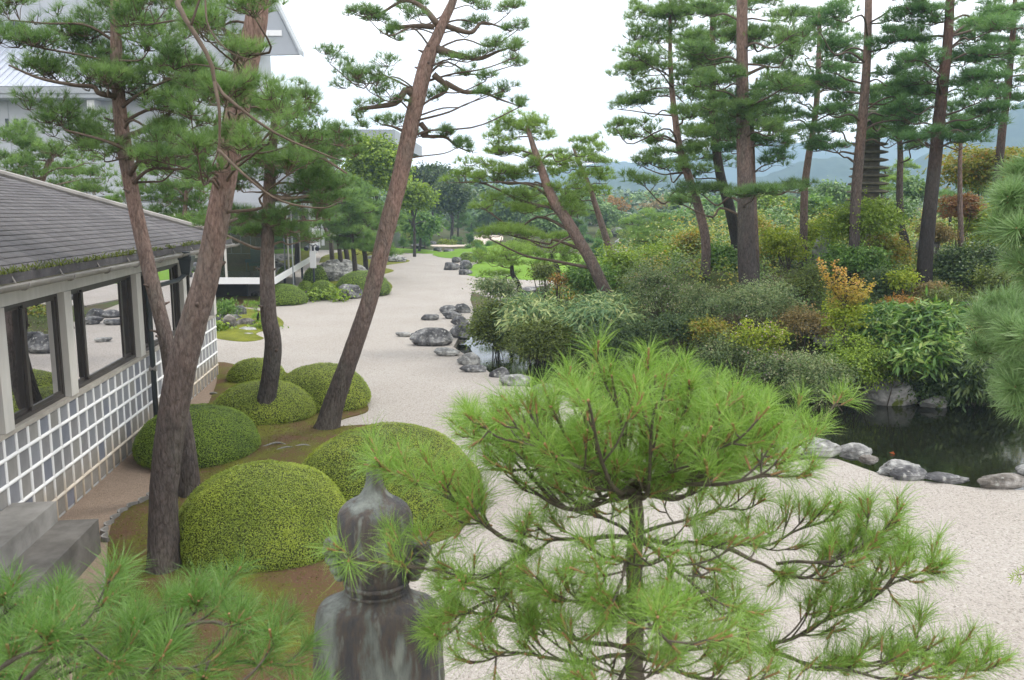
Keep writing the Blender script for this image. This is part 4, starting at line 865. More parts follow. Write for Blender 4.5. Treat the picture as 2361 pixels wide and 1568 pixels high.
SHC = [0]
def out_z(K, c, rz): return (K[:, 2] - c[2]) / rz
def shrub(x0, x1, yt, yb, d, label, mat, n=1500, L=.05, W=.022, seed=None, name='shrub', cat='shrub', group='shrubs on the pond bank', ncl=None, droop=.1, up=.7, shell=.55, stem=True, flower=None, lumps=5, jit=1.6, flat=1.0, parts=None, depthf=.8, L2=None):
    SHC[0] += 1; n = int(n * (1.7 if 16 < d < 31 else 1.15)); L *= 1.12; W *= 1.2; rg = RNG(900 + SHC[0] if seed is None else seed)
    c = at_d((x0 + x1) / 2, (yt + yb) / 2, d); z = axis_depth(c) / FOC; rx, rz = (x1 - x0) / 2 * z, (yb - yt) / 2 * z; ry = max(rx * depthf, .15)
    zg = max(float(hter(c[0], c[1])), -.1); base = np.array([c[0], c[1], min(zg, c[2] - rz * .3)])
    t = thing(name, label, cat, base, group)
    k = lumps; an = rg.uniform(0, 2 * math.pi, k); rr = np.sqrt(rg.uniform(.05, 1, k)) * .55
    Lc = np.c_[np.cos(an) * rr, np.sin(an) * rr, rg.uniform(-.45, .5, k)]; Ls = rg.uniform(.42, .62, k)
    Lc = np.vstack([Lc, [[0, 0, -.15]]]); Ls = np.r_[Ls, .72]
    ncl = ncl or max(30, n // 14); ii = rg.choice(k + 1, ncl, p=Ls ** 2 / (Ls ** 2).sum()); u = nrm(rg.normal(0, 1, (ncl, 3))); u[:, 2] = np.where(u[:, 2] < -.35, -u[:, 2], u[:, 2])
    q = Lc[ii] + u * (rg.uniform(shell, 1, ncl) ** .6)[:, None] * Ls[ii][:, None] * np.array([1, 1, .95]); K = c + q * np.where(rg.uniform(0, 1, (ncl, 1)) < .3, rg.uniform(.9, 1.32, (ncl, 1)), 1.) * [rx, ry, rz]
    K = K[K[:, 2] > base[2] - .05]; u = u[:len(K)]; ncl = len(K)
    j = rg.integers(ncl, size=n); sp = L * jit; P = K[j] + rg.normal(0, 1, (n, 3)) * np.array([sp, sp, sp * .55 * flat]); out = nrm((P - c) / [rx, ry, rz])
    Nn = out * .45 + np.array([0, 0, up]) + rg.normal(0, .55, (n, 3)); ti = np.clip(np.repeat(np.clip(rg.normal(.45, .2, ncl), 0, 1)[j], 1) + rg.normal(0, .19, n), 0, 1)
    dirs = out + rg.normal(0, .6, (n, 3))
    ln = L * rg.uniform(.7, 1.3, n); V, F = leaves(P, Nn, ln, ln * W / L, rg, droop, dirs=dirs)
    if d < 32 and n > 700:                     # stray shoots break the outline
        kk = np.where(out_z(K, c, rz) > .1)[0]; ns = 26; SP = []
        for i in rg.choice(kk, ns): 
            v = nrm(nrm((K[i] - c) / [rx, ry, rz]) * .6 + [0, 0, .7] + rg.normal(0, .35, 3)); ln_ = rg.uniform(.25, .6) * max(rz, .35); f = np.linspace(0, 1, 14)[:, None]; SP.append(K[i] + v * ln_ * f + np.array([0, 0, -.22]) * ln_ * f ** 2 + rg.normal(0, L * .25, (14, 3)))
        SP = np.vstack(SP); V2, F2 = leaves(SP, np.array([0, 0, .8]) + rg.normal(0, .55, SP.shape), L * rg.uniform(.6, 1.1, len(SP)), W * .85, rg, droop); F = np.vstack([F, F2 + len(V)]); V = np.vstack([V, V2]); ti = np.r_[ti, np.clip(rg.normal(.62, .2, len(SP)), 0, 1)]
    o = part('foliage', V, [F], M[mat], t, np.repeat(ti, 4))
    if stem:
        sb = B()
        for i in rg.choice(ncl, min(ncl, 10 if n < 900 else 18), replace=False):
            a = base + [rg.normal(0, .12 * rx), rg.normal(0, .12 * ry), -.05]; e = K[i]; sb.tube(spline([a, a * .45 + e * .55 + [0, 0, .1 * rz], e], 6), np.linspace(max(.012, .012 * rz), .004, 6), 4, False)
        sb.part('stems', M['stem'], t)["kind"] = 'stuff'
    if flower:
        fm, fn, fs_ = flower; j = rg.integers(ncl, size=fn); Pf = K[j] + rg.normal(0, .05, (fn, 3)) + out[:fn] * .05 if fn <= n else K[j]
        V, F = leaves(Pf, rg.normal(0, 1, (fn, 3)), fs_, fs_ * .7, rg); part('blossom', V, [F], M[fm], t, np.repeat(rg.uniform(0, 1, fn), 4))
    if parts:                                  # large single leaves, each its own piece
        lm, cnt, LL, WW = parts; me = []
        for v in range(5):
            b = []; seg = 5
            for i in range(seg + 1):
                f = i / seg; wd = WW / 2 * math.sin(math.pi * min(.98, f * .9 + .08)) ** .8 if i < seg else .001
                y = LL * f; zz = -.22 * LL * f * f * (.5 + .25 * v); b += [[-wd, y, zz + wd * .25], [0, y, zz], [wd, y, zz + wd * .25]]
            i = np.arange(seg)[:, None] * 3; Fq = np.vstack([np.hstack([i, i + 1, i + 4, i + 3]), np.hstack([i + 1, i + 2, i + 5, i + 4])])
            me.append(mesh_data('leaf', np.array(b), [Fq], M[lm], np.full(len(b), .12 + .2 * v)))
        kc = rg.integers(ncl, size=cnt // 5 + 1)
        for i in range(cnt):
            cc = K[kc[i // 5]]; oo = nrm((cc - c) / [rx, ry, rz]); az = math.atan2(oo[1] - .5, oo[0]) - math.pi / 2 + (i % 5 - 2) * .62 + rg.normal(0, .2)
            link('leaf', me[int(rg.integers(5))], t, cc - LOC[t.name] + rg.normal(0, .02, 3), (rg.normal(.05, .3), rg.normal(0, .25), az)).scale = [rg.uniform(.75, 1.2)] * 3
    return t

def dome_bush(x0, x1, yt, yb, label, mat='azalea', core='azalea_core', n=12000, leaf=.03, seed=1, name='clipped_azalea', group='clipped azalea domes', dep=1.0, pw=2.3, cat='clipped shrub', base=None):
    g = at_z((x0 + x1) / 2, yb, 0.04) if base is None else base; rg = RNG(seed); r0 = (x1 - x0) / 2 / FOC * axis_depth(g)
    r = r0
    for _ in range(4): c = g + np.array([g[0], g[1], 0]) / np.hypot(g[0], g[1]) * r * dep; r = (x1 - x0) / 2 / FOC * axis_depth(c + [0, 0, .2])
    nu, nv = (72, 26) if n > 3000 else (40, 14); a = np.linspace(0, 2 * math.pi, nu, endpoint=False); v = np.linspace(0, 1, nv) ** .9; rho = np.sin(v * math.pi / 2); hz = (1 - rho ** pw) ** (1 / 2.0)
    def shape(h, an, rh, hz):
        q = np.c_[np.cos(an) * rh * r, np.sin(an) * rh * r * dep, hz * h]; bump = 1 + .045 * fbm(np.c_[q / max(r, .1) * 1.7], seed, 3) + .008 * vnoise(q / r * 7, seed + 4); tuck = 1 - .07 * np.clip(1 - hz / .25, 0, 1) ** 2; return c + q * np.c_[bump * tuck, bump * tuck, bump]
    AN = np.tile(a, nv); RH = np.repeat(rho, nu); HZ = np.repeat(hz, nu); lo, hi = .05, 4.
    for _ in range(30):
        h = (lo + hi) / 2; y = proj(shape(h, AN, RH, HZ))[1].min()
        if y > yt: lo = h
        else: hi = h
    t = thing(name, label, cat, c - [0, 0, .0], group)
    V = shape(h * .985, AN, RH * .985, HZ); i = np.arange(nv - 1)[:, None] * nu; j = np.arange(nu)[None]; F = np.stack([i + j, i + nu + j, i + nu + (j + 1) % nu, i + (j + 1) % nu], -1).reshape(-1, 4)
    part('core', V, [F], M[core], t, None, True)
    u = rg.uniform(0, 1, n); zf = u ** .85; rh = np.clip((1 - zf ** 2), 0, 1) ** (1 / pw); an = rg.uniform(0, 2 * math.pi, n)
    P = shape(h, an, rh, zf) + rg.normal(0, leaf * .28, (n, 3)); out = nrm((P - c) / [r, r * dep, h] * [1, 1, 1.1] + [0, 0, .05])
    Nn = out + rg.normal(0, .36, (n, 3)) + [0, 0, .3]; dirs = out * .8 + rg.normal(0, .7, (n, 3)); ln = leaf * rg.uniform(.6, 1.25, n)
    V, F = leaves(P, Nn, ln, ln * .5, rg, -.1, dirs=dirs)
    ti = np.clip(.45 + .22 * vnoise((P - c) * 2.2, seed) + .10 * vnoise((P - c) * 9, seed + 2) + rg.normal(0, .12, n), 0, 1)
    part('foliage', V, [F], M[mat], t, np.repeat(ti, 4)); return t
# near domes
dome_bush(408, 820, 1062, 1338, 'largest near clipped azalea dome with darker side, behind the statue', n=64000, leaf=.020, seed=1, dep=.95)
dome_bush(676, 1116, 974, 1246, 'broad clipped azalea dome spilling over white gravel beside the statue', n=58000, leaf=.021, seed=2, dep=.95)
dome_bush(318, 602, 932, 1086, 'green clipped dome behind the crossed pine trunks', 'azalea_green', 'green_core', n=34000, leaf=.023, seed=3)
dome_bush(490, 730, 875, 990, 'clipped dome at the foot of the S-curved trunk', n=26000, leaf=.026, seed=4)
dome_bush(634, 857, 837, 957, 'clipped dome standing out on gravel behind the leaning trunk', n=26000, leaf=.026, seed=5)
dome_bush(527, 657, 826, 887, 'small clipped dome farthest back beside the house corner', n=9000, leaf=.036, seed=6)
dome_bush(600, 708, 655, 704, 'smooth green dome below the pavilion corner', 'azalea_green', 'green_core', n=8000, leaf=.05, seed=7)
dome_bush(709, 780, 647, 691, 'round clipped ball beside the rugged dark rock', 'azalea_green', 'green_core', n=6000, leaf=.05, seed=8)
dome_bush(688, 723, 649, 671, 'smallest clipped ball beside the pavilion path', 'azalea_green', 'green_core', n=2500, leaf=.06, seed=9)
dome_bush(774, 903, 624, 684, 'wide clipped dome on the gravel edge below the huge boulder', 'azalea_green', 'green_core', n=8000, leaf=.05, seed=10)
dome_bush(700, 762, 612, 655, 'mossy green dome leaning on the huge boulder', 'azalea_green', 'green_core', n=4000, leaf=.06, seed=11)
FD = dict(group='clipped bushes in the far garden', cat='clipped shrub', name='clipped_bush')
for k, (x0, x1, yt, yb, lab, mt) in enumerate([
    (1060, 1096, 585, 606, 'green dome on the rock at the lawn edge', 'azalea_green'), (1181, 1228, 545, 567, 'large far dome beyond the lawn, beside a grey rock', 'azalea_green'),
    (1010, 1034, 554, 566, 'low dome behind the far dark rocks', 'azalea'), (1030, 1056, 555, 567, 'low yellowish dome next to two far cloud pines', 'azalea'),
    (1090, 1112, 556, 567, 'low dome by the pink sand edge', 'azalea_green'), (1125, 1160, 557, 570, 'flat dome on the far lawn crest', 'azalea_green'), (1165, 1200, 557, 570, 'low dome in front of the far grey rock', 'azalea_green'),
    (924, 965, 538, 560, 'square-trimmed hedge bush near the round column', 'azalea'), (1375, 1410, 528, 552, 'dome at the end of the long grey rock', 'azalea_green'),
    (1310, 1335, 560, 572, 'low yellow-green dome between the two leaning pines', 'azalea'), (1425, 1455, 533, 550, 'olive dome leaning on the mid-slope rock', 'azalea'),
    (1430, 1484, 455, 486, 'big round olive bush on the skyline below hills', 'azalea'), (1423, 1448, 507, 527, 'small bright ball bush above the long grey rock', 'azalea_green'), (1536, 1565, 490, 508, 'small ball bush between two standing stones', 'azalea_green'),
    (1452, 1480, 555, 572, 'low layered bush beside pale rounded rock', 'azalea_green'), (1555, 1585, 503, 516, 'low bush just below the slim standing stone', 'azalea_green'), (1455, 1500, 515, 530, 'low dome on the slope behind the loose pine', 'azalea_green')]):
    bpt = on_ground((x0 + x1) / 2, yb); dome_bush(x0, x1, yt, yb, lab, mt, 'green_core' if mt == 'azalea_green' else 'azalea_core', n=1600, leaf=.006 * bpt[1] ** .8, seed=30 + k, base=bpt, **FD)

# ------------------------------------------------------------------ pines round the white gravel
PG = 'tall red pines by the gravel'
def fill(seed, k, x, y, rx, ry, dj):
    rg = RNG(seed); return [(rg.uniform(*x), rg.uniform(*y), rg.uniform(*rx), rg.uniform(*ry), rg.uniform(*dj)) for _ in range(k)]
tA = pine('thick leaning red pine rising nearest the house wall', [(380, 1335, 68), (377, 1180, 63), (385, 1050, 63), (414, 870, 66), (450, 730, 60), (474, 650, 56), (503, 500, 52), (528, 360, 52), (545, 265, 52), (575, 120, 50), (592, 40, 50), (600, -80, 44)],
     [(330, 20, 110, 38, 1.0), (470, 60, 90, 34, .6), (560, 120, 70, 25, -.6), (400, 130, 80, 30, .5), (520, 200, 90, 32, -1), (440, 250, 70, 26, -1), (640, 230, 80, 30, -.9), (600, 300, 80, 30, -1.2), (700, 300, 70, 26, -.6), (660, 380, 70, 26, -1), (560, 0, 100, 30, .6), (700, 215, 55, 22, .5)] + fill(1, 13, (340, 610), (0, 400), (55, 85), (22, 32), (-1.4, .8)),
     8.9, 101, needle='needle', L=.13, w=.0046, nn=24, dens=215, lump=10, rzs=1.3, group=PG, rough=.07, sides=32, low=.62, limb_mat='twig', twigs=.45, spread=1.0, limb_r=.5,
     extra=[([(600, -60, 8.9), (480, -40, 7.6), (410, 0, 6.6), (445, 70, 6.4), (485, 140, 6.3), (500, 200, 6.3), (560, 255, 6.2), (640, 310, 6.2), (720, 345, 6.2), (790, 372, 6.1)], .024, .004), ([(495, 190, 6.3), (506, 260, 6.2), (504, 340, 6.2), (490, 382, 6.2)], .014, .005),
            ([(503, 345, 6.2), (560, 400, 6.1), (640, 460, 6.1), (740, 480, 6.0), (790, 462, 6.0)], .012, .003), ([(440, 60, 6.4), (470, -20, 6.4), (480, 60, 6.3), (530, 120, 6.2), (590, 140, 6.2)], .009, .003)])
pine('slender curving red pine crossing behind the thick leaning trunk', [(436, 1125, 50), (425, 1000, 42), (400, 880, 36), (382, 780, 33), (358, 680, 33), (332, 570, 33), (310, 470, 32), (297, 400, 32), (285, 330, 34), (274, 230, 30), (268, 120, 26), (266, -40, 20)],
     [(70, 70, 110, 36), (130, 150, 110, 36), (200, 60, 90, 32), (230, 140, 90, 30), (340, 90, 80, 28), (330, 190, 90, 30), (390, 240, 80, 26), (140, 262, 100, 30, -.4), (180, 300, 90, 30, -.2), (240, 340, 60, 18, -.5), (420, 300, 80, 26, -.5), (400, 370, 90, 24, -.4), (460, 340, 70, 22, -.8), (20, 20, 80, 26), (260, 15, 90, 24)] + fill(2, 12, (130, 480), (0, 330), (65, 100), (24, 36), (-.8, 1.0)),
     11.3, 102, needle='needle', L=.13, w=.0052, nn=22, dens=215, lump=10, rzs=1.3, group=PG, rough=.06, sides=26, low=.6, limb_mat='twig', twigs=.45, spread=1.0, limb_r=.7,
     extra=[([(282, 318, 11.2), (330, 300, 11.0), (370, 275, 10.9), (400, 255, 10.8)], .04, .015), ([(300, 402, 11.2), (322, 372, 11.0), (350, 376, 10.9), (410, 360, 10.8), (480, 372, 10.6)], .032, .010), ([(325, 372, 11), (280, 340, 10.8), (220, 318, 10.7), (150, 300, 10.6)], .03, .01), ([(275, 222, 11.3), (230, 216, 11), (215, 200, 11), (170, 196, 10.8), (90, 180, 10.6), (20, 150, 10.5)], .04, .01)])
pine('S-curved grey pine growing between two clipped domes', [(598, 992, 52), (612, 930, 42), (624, 860, 40), (630, 790, 38), (620, 730, 36), (616, 640, 33), (617, 560, 30), (620, 470, 28), (624, 380, 26), (632, 300, 20), (640, 230, 14)],
     [(690, 330, 70, 24), (760, 340, 70, 24), (590, 350, 70, 26), (560, 420, 70, 26), (690, 420, 80, 28), (540, 490, 60, 22), (640, 510, 80, 24), (730, 400, 60, 22), (620, 250, 80, 26), (700, 260, 70, 24), (670, 215, 50, 18), (470, 400, 60, 20), (590, 530, 80, 18), (760, 455, 60, 20), (700, 540, 60, 16)] + fill(3, 10, (500, 800), (230, 520), (55, 80), (20, 28), (-.8, .8)),
     15.2, 103, needle='needle', bk='bark_grey', L=.14, w=.007, nn=18, dens=210, lump=9, rzs=1.2, group=PG, rough=.06, sides=24, low=.5, twigs=.3,
     extra=[([(624, 372, 15.2), (680, 358, 15), (740, 364, 14.8), (800, 400, 14.7)], .05, .015), ([(620, 452, 15.2), (670, 458, 15), (720, 452, 14.9), (745, 464, 14.8)], .045, .015), ([(616, 495, 15.2), (560, 492, 15), (510, 480, 14.9)], .04, .012)])
pine('tall leaning red pine at the gravel edge with crooked bare limbs', [(750, 1003, 52), (770, 930, 46), (798, 850, 42), (826, 770, 40), (852, 690, 38), (872, 610, 38), (896, 510, 39), (922, 410, 38), (943, 310, 37), (962, 230, 36), (985, 140, 34), (1003, 95, 26), (1025, 45, 22), (1045, 0, 18), (1055, -50, 14)],
     [(850, 180, 80, 36), (800, 160, 60, 28), (900, 205, 50, 22), (760, 130, 45, 20), (905, 278, 38, 14), (1040, 300, 34, 12), (1065, 325, 30, 10), (1080, 160, 34, 14), (1140, 100, 40, 16), (1195, 110, 42, 24), (1180, 140, 40, 14), (1120, 175, 36, 14), (1160, 200, 34, 12), (1110, 215, 40, 10), (1195, 240, 24, 10), (840, 22, 50, 14), (890, 45, 42, 12), (950, 30, 40, 12), (1100, 10, 50, 16), (1170, 20, 50, 16), (1190, 60, 34, 14), (1090, 60, 34, 12), (1010, 140, 24, 12), (960, 8, 50, 14), (1060, 130, 40, 10)],
     14.9, 104, needle='needle', bk='bark_red', L=.14, w=.0065, nn=15, dens=190, rzs=1.1, group=PG, rough=.06, sides=26, low=.4, limb_mat='twig', twigs=.4, djit=.6, limb_r=.5, clothe=True,
     extra=[([(955, 222, 14.9), (935, 208, 14.8), (915, 236, 14.7), (870, 246, 14.6), (828, 252, 14.6), (822, 270, 14.6), (838, 292, 14.6)], .07, .005), ([(1000, 172, 14.9), (1028, 198, 15), (1022, 215, 15), (995, 230, 15)], .06, .014), ([(1025, 190, 15), (1070, 212, 15.1), (1110, 212, 15.2), (1150, 228, 15.2), (1192, 243, 15.2)], .05, .008), ([(1005, 112, 14.9), (1050, 126, 14.8), (1105, 135, 14.8), (1150, 118, 14.8), (1195, 105, 14.8)], .07, .006),
            ([(1000, 62, 14.9), (960, 60, 14.8), (905, 66, 14.7), (893, 80, 14.6), (912, 92, 14.6)], .05, .005), ([(1010, 58, 14.9), (975, 18, 15), (930, 2, 15), (860, 40, 15), (815, 32, 15)], .055, .006), ([(1030, 60, 14.9), (1085, 75, 15), (1115, 52, 15.1), (1180, 72, 15.1)], .05, .01), ([(970, 285, 14.9), (985, 305, 15), (972, 314, 15), (1025, 316, 15), (1050, 335, 15), (1085, 352, 15)], .05, .008), ([(936, 305, 14.9), (905, 292, 14.8), (880, 288, 14.8)], .03, .008)])
EG = 'leaning pines on the bank'
pine('yellow-green leaning pine with layered crown in mid garden', [(1402, 690, 30), (1385, 650, 28), (1362, 600, 27), (1335, 555, 26), (1305, 505, 25), (1280, 470, 24), (1262, 430, 21), (1247, 385, 18), (1232, 345, 14), (1215, 290, 9)],
     [(1190, 272, 70, 16), (1215, 285, 60, 14), (1170, 305, 60, 16), (1245, 310, 50, 12), (1140, 330, 40, 12), (1200, 345, 85, 14), (1120, 385, 80, 16), (1060, 405, 40, 14), (1180, 400, 90, 14), (1250, 390, 60, 14), (1110, 410, 50, 10), (1180, 455, 80, 16), (1120, 470, 40, 12), (1230, 480, 70, 14), (1170, 525, 70, 14), (1130, 540, 45, 10), (1215, 540, 60, 10), (1300, 420, 60, 14), (1310, 350, 50, 14), (1320, 480, 50, 14), (1290, 450, 50, 14)],
     24, 105, needle='needle_yel', L=.18, w=.011, nn=16, dens=85, rzs=1.5, group=EG, sides=16, low=.25, twigs=.12, limb_mat='twig')
pine('thin leaning pine just behind the yellow-green one', [(1408, 590, 16), (1400, 560, 16), (1388, 520, 15), (1372, 470, 13), (1355, 420, 11), (1335, 375, 9), (1322, 340, 6)],
     [(1345, 325, 50, 12), (1380, 340, 40, 10), (1330, 360, 70, 12), (1385, 372, 40, 10), (1350, 400, 60, 12), (1400, 412, 36, 10), (1330, 440, 50, 12), (1380, 440, 40, 10), (1350, 470, 50, 12), (1300, 385, 50, 12)],
     32, 106, needle='needle_yel', L=.2, w=.016, nn=14, dens=60, rzs=1.5, group=EG, sides=12, low=.1, twigs=.08, limb_mat='twig')
RGp = 'tall pines beyond the pond'
def tall(label, trunk, xr, yr, k, d, seed, bk, needle='needle_blue', size=(88, 31), extra_pads=(), dens=92, **kw):
    rg = RNG(seed); pads = list(extra_pads)
    xs = [q[0] for q in trunk]; ys = [q[1] for q in trunk]
    k = int(k * 2.3)
    for i in range(k):
        y = yr[0] + (yr[1] - yr[0]) * (i + rg.uniform(.1, .9)) / k; s = -1 if (i % 2) else 1; cx = float(np.interp(-y, -np.array(ys), np.array(xs)))
        off = rg.uniform(.25, 1) * (xr[1] - cx if s > 0 else cx - xr[0]); pads.append((cx + s * off * .75, y, size[0] * rg.uniform(.7, 1.25), size[1] * rg.uniform(.7, 1.2)))
    return pine(label, trunk, pads, d, seed, needle=needle, bk=bk, L=.20, w=.0135, nn=13, lump=8, dens=dens, group=RGp, twigs=.10, limb_mat='twig', djit=.9, **kw)
tall('red curved-foot pine with light green layered crown beside open sky', [(1625, 645, 22), (1628, 590, 21), (1625, 540, 21), (1608, 470, 20), (1585, 400, 19), (1565, 330, 16), (1555, 260, 14), (1548, 190, 12), (1545, 100, 9), (1545, 0, 6)], (1400, 1620), (0, 420), 9, 24, 111, 'bark_red', 'needle_light', (55, 20),
     [(1500, 80, 80, 26), (1560, 30, 80, 22), (1450, 160, 60, 18), (1530, 150, 60, 20), (1425, 240, 42, 16), (1490, 215, 60, 18), (1455, 300, 66, 18), (1500, 365, 60, 18), (1420, 285, 36, 14), (1480, 20, 40, 18), (1545, 385, 40, 14)], low=.1)
tall('dark pine with two bent trunks merging behind the thick pine', [(1702, 590, 26), (1695, 540, 25), (1680, 470, 24), (1662, 410, 22), (1650, 330, 20), (1643, 230, 18), (1642, 120, 15), (1645, 0, 12)], (1570, 1720), (0, 400), 8, 27, 112, 'bark_dark', 'needle_blue', (60, 18), low=.6)
tall('thickest straight grey-brown pine of the grove', [(1728, 655, 48), (1722, 600, 42), (1720, 520, 38), (1718, 430, 35), (1714, 330, 31), (1712, 220, 28), (1711, 110, 26), (1711, -20, 24)], (1590, 1880), (0, 330), 10, 22, 113, 'bark_grey', 'needle', (66, 20), [(1620, 437, 90, 15), (1740, 440, 110, 15), (1830, 425, 60, 10), (1570, 462, 45, 10), (1800, 190, 70, 22), (1790, 75, 70, 20)], low=.55, sides=20)
tall('slim pine standing tight beside the thickest one', [(1744, 600, 14), (1740, 500, 13), (1736, 400, 12), (1734, 300, 11), (1737, 240, 8), (1745, 180, 5)], (1660, 1850), (190, 380), 4, 23, 114, 'bark_red', 'needle_dark', (52, 15), [(1800, 358, 42, 12), (1780, 270, 50, 16)], low=.2)
tall('red-brown pine leaning over the distant hills gap', [(1852, 588, 18), (1853, 530, 18), (1855, 440, 17), (1863, 370, 16), (1875, 300, 14), (1884, 220, 13), (1888, 120, 11), (1890, 20, 8)], (1780, 1985), (10, 300), 7, 26, 115, 'bark_red', 'needle_blue', (58, 20), [(1900, 195, 90, 18), (1830, 200, 60, 18), (1930, 290, 50, 16), (1860, 270, 50, 12)], low=.1)
tall('tall straight pine standing just before the stone pagoda', [(1968, 640, 26), (1970, 560, 25), (1973, 460, 24), (1980, 370, 23), (1988, 280, 22), (1995, 200, 20), (2000, 110, 18), (2003, -20, 16)], (1850, 2150), (0, 330), 9, 23, 116, 'bark_grey', 'needle_dark', (60, 19), [(2085, 215, 55, 12), (2060, 255, 60, 14), (1925, 335, 46, 14)], low=.4)
tall('slim grey pine between pagoda and dark trunk', [(2088, 560, 18), (2078, 520, 16), (2074, 440, 15), (2076, 360, 13), (2072, 290, 10), (2068, 220, 7)], (2000, 2160), (190, 330), 5, 26, 117, 'bark_grey', 'needle_blue', (56, 16), [(2110, 330, 50, 14), (2030, 300, 46, 14)], low=.5)
tall('dark grey pine tilting beyond the pond boulder', [(2130, 660, 38), (2133, 600, 33), (2142, 500, 31), (2153, 400, 29), (2163, 300, 27), (2172, 210, 25), (2184, 110, 22), (2192, -20, 19)], (2030, 2361), (0, 330), 11, 22, 118, 'bark_dark', 'needle_dark', (64, 20), [(2250, 185, 70, 16), (2240, 300, 60, 18), (2290, 50, 60, 20)], low=.7, sides=18)
tall('dark pine farthest along the bank beside the hillside', [(2306, 350, 18), (2312, 290, 17), (2322, 220, 16), (2330, 140, 14), (2338, 40, 11), (2342, -30, 9)], (2230, 2420), (0, 230), 6, 27, 119, 'bark_dark', 'needle_dark', (58, 19), [(2300, 130, 60, 20), (2240, 60, 50, 18)], low=.6)
tall('thin pale pine stem inside the autumn maples', [(2216, 560, 12), (2214, 480, 11), (2213, 400, 10), (2215, 330, 8), (2216, 270, 6)], (2160, 2280), (230, 300), 3, 25, 120, 'bark_red', 'needle_blue', (44, 13), low=.1)

# small and middle pines
SG = 'small garden pines'
pine('small leaning pine with crooked limbs at lawn edge', [(1198, 668, 13), (1192, 650, 12), (1181, 631, 10), (1180, 612, 8), (1172, 600, 6), (1165, 588, 4)], [(1160, 580, 62, 14), (1190, 570, 50, 12), (1135, 605, 55, 14), (1150, 630, 60, 10), (1120, 595, 40, 10), (1175, 610, 40, 10), (1190, 590, 40, 12)], 33, 130, 'needle_yel', 'bark_dark', L=.2, w=.014, nn=13, dens=48, group=SG, limb_mat='twig', twigs=.15, sides=10, name='small_pine')
pine('small bushy pine beside the leaning one on the lawn', [(1288, 634, 11), (1284, 615, 10), (1276, 600, 8), (1270, 585, 5)], [(1265, 560, 60, 16), (1290, 545, 45, 12), (1240, 585, 50, 14), (1310, 575, 45, 14), (1325, 600, 40, 14), (1235, 610, 36, 10), (1290, 595, 40, 12)], 32, 131, 'needle_yel', 'bark_dark', L=.2, w=.014, nn=13, dens=48, group=SG, limb_mat='twig', twigs=.15, sides=10, name='small_pine')
pine('loose-crowned pine on the slope behind thin trunk', [(1530, 600, 9), (1525, 570, 8), (1522, 545, 6)], [(1490, 520, 60, 14), (1530, 508, 50, 12), (1470, 545, 55, 14), (1550, 540, 50, 14), (1510, 560, 60, 14), (1465, 575, 40, 12), (1570, 565, 40, 10)], 38, 132, 'needle_light', 'bark_dark', L=.25, w=.02, nn=13, dens=40, group=SG, limb_mat='twig', twigs=.08, sides=8, name='small_pine')
pine('dwarf pine on the moss islet beside the S-curved trunk', [(596, 748, 6), (594, 735, 5), (596, 722, 4)], [(592, 708, 26, 7), (600, 730, 28, 7), (590, 745, 20, 6), (612, 742, 22, 6)], 28.4, 133, 'needle_front', 'bark_dark', L=.16, w=.014, nn=14, dens=60, group=SG, limb_mat='twig', twigs=.1, sides=8, name='dwarf_pine', foot=False)
pine('rounded pine behind the garden house roof', [(60, 600, 16), (80, 480, 14), (110, 380, 12), (140, 330, 8)], [(60, 320, 90, 22), (20, 345, 70, 22), (120, 350, 70, 20), (60, 395, 90, 22), (150, 400, 80, 20), (220, 430, 70, 16), (190, 360, 50, 16), (100, 430, 90, 16), (230, 395, 40, 14)], 21, 134, 'needle_light', 'bark_red', L=.17, w=.011, nn=15, dens=110, rzs=1.5, group=SG, twigs=.1, sides=10)
pine('pine filling the gap between crossed trunks and house roof', [(425, 640, 12), (425, 520, 11), (430, 440, 9)], [(360, 400, 60, 20), (430, 420, 70, 22), (370, 450, 60, 18), (440, 470, 70, 20), (400, 500, 50, 14), (350, 490, 44, 14), (460, 390, 50, 16), (300, 430, 60, 20), (320, 380, 60, 20), (380, 350, 60, 20), (440, 350, 60, 20), (470, 440, 60, 20), (420, 520, 50, 16), (380, 540, 50, 14), (480, 500, 50, 16), (280, 470, 40, 14)], 22, 135, 'needle_light', 'bark_red', L=.18, w=.012, nn=15, dens=105, rzs=1.5, group=SG, twigs=.08, sides=10)
for k, (tx, tb, cx, cy, sx, dd, lab) in enumerate([(785, 596, 770, 430, 90, 44, 'curved pine nearest the pavilion path'), (800, 592, 840, 470, 85, 46, 'middle pine of the pavilion grove with wide pads'), (817, 598, 800, 520, 90, 42, 'low-crowned pine at the front of the pavilion grove'), (842, 592, 880, 520, 60, 47, 'pine of the grove nearest the leaning red trunk'), (765, 585, 730, 380, 80, 50, 'tall grove pine in front of the white gallery wall')]):
    rg = RNG(140 + k); pads = [(cx + rg.normal(0, sx * .4), cy + (i - 3) * 17 + rg.normal(0, 5), sx * rg.uniform(.5, .8), rg.uniform(11, 16)) for i in range(7)]
    pine(lab, [(tx, tb, 11), (tx - 4, tb - 35, 9), (tx + (cx - tx) * .5, tb - 70, 8), (cx, cy, 5)], pads, dd, 140 + k, 'needle_light', 'bark_grey', L=.26, w=.024, nn=14, dens=52, rzs=1.4, group='pines beside the pavilion', twigs=.05, sides=8, limb_mat='twig')
CGp = 'layered cloud pines in the far garden'
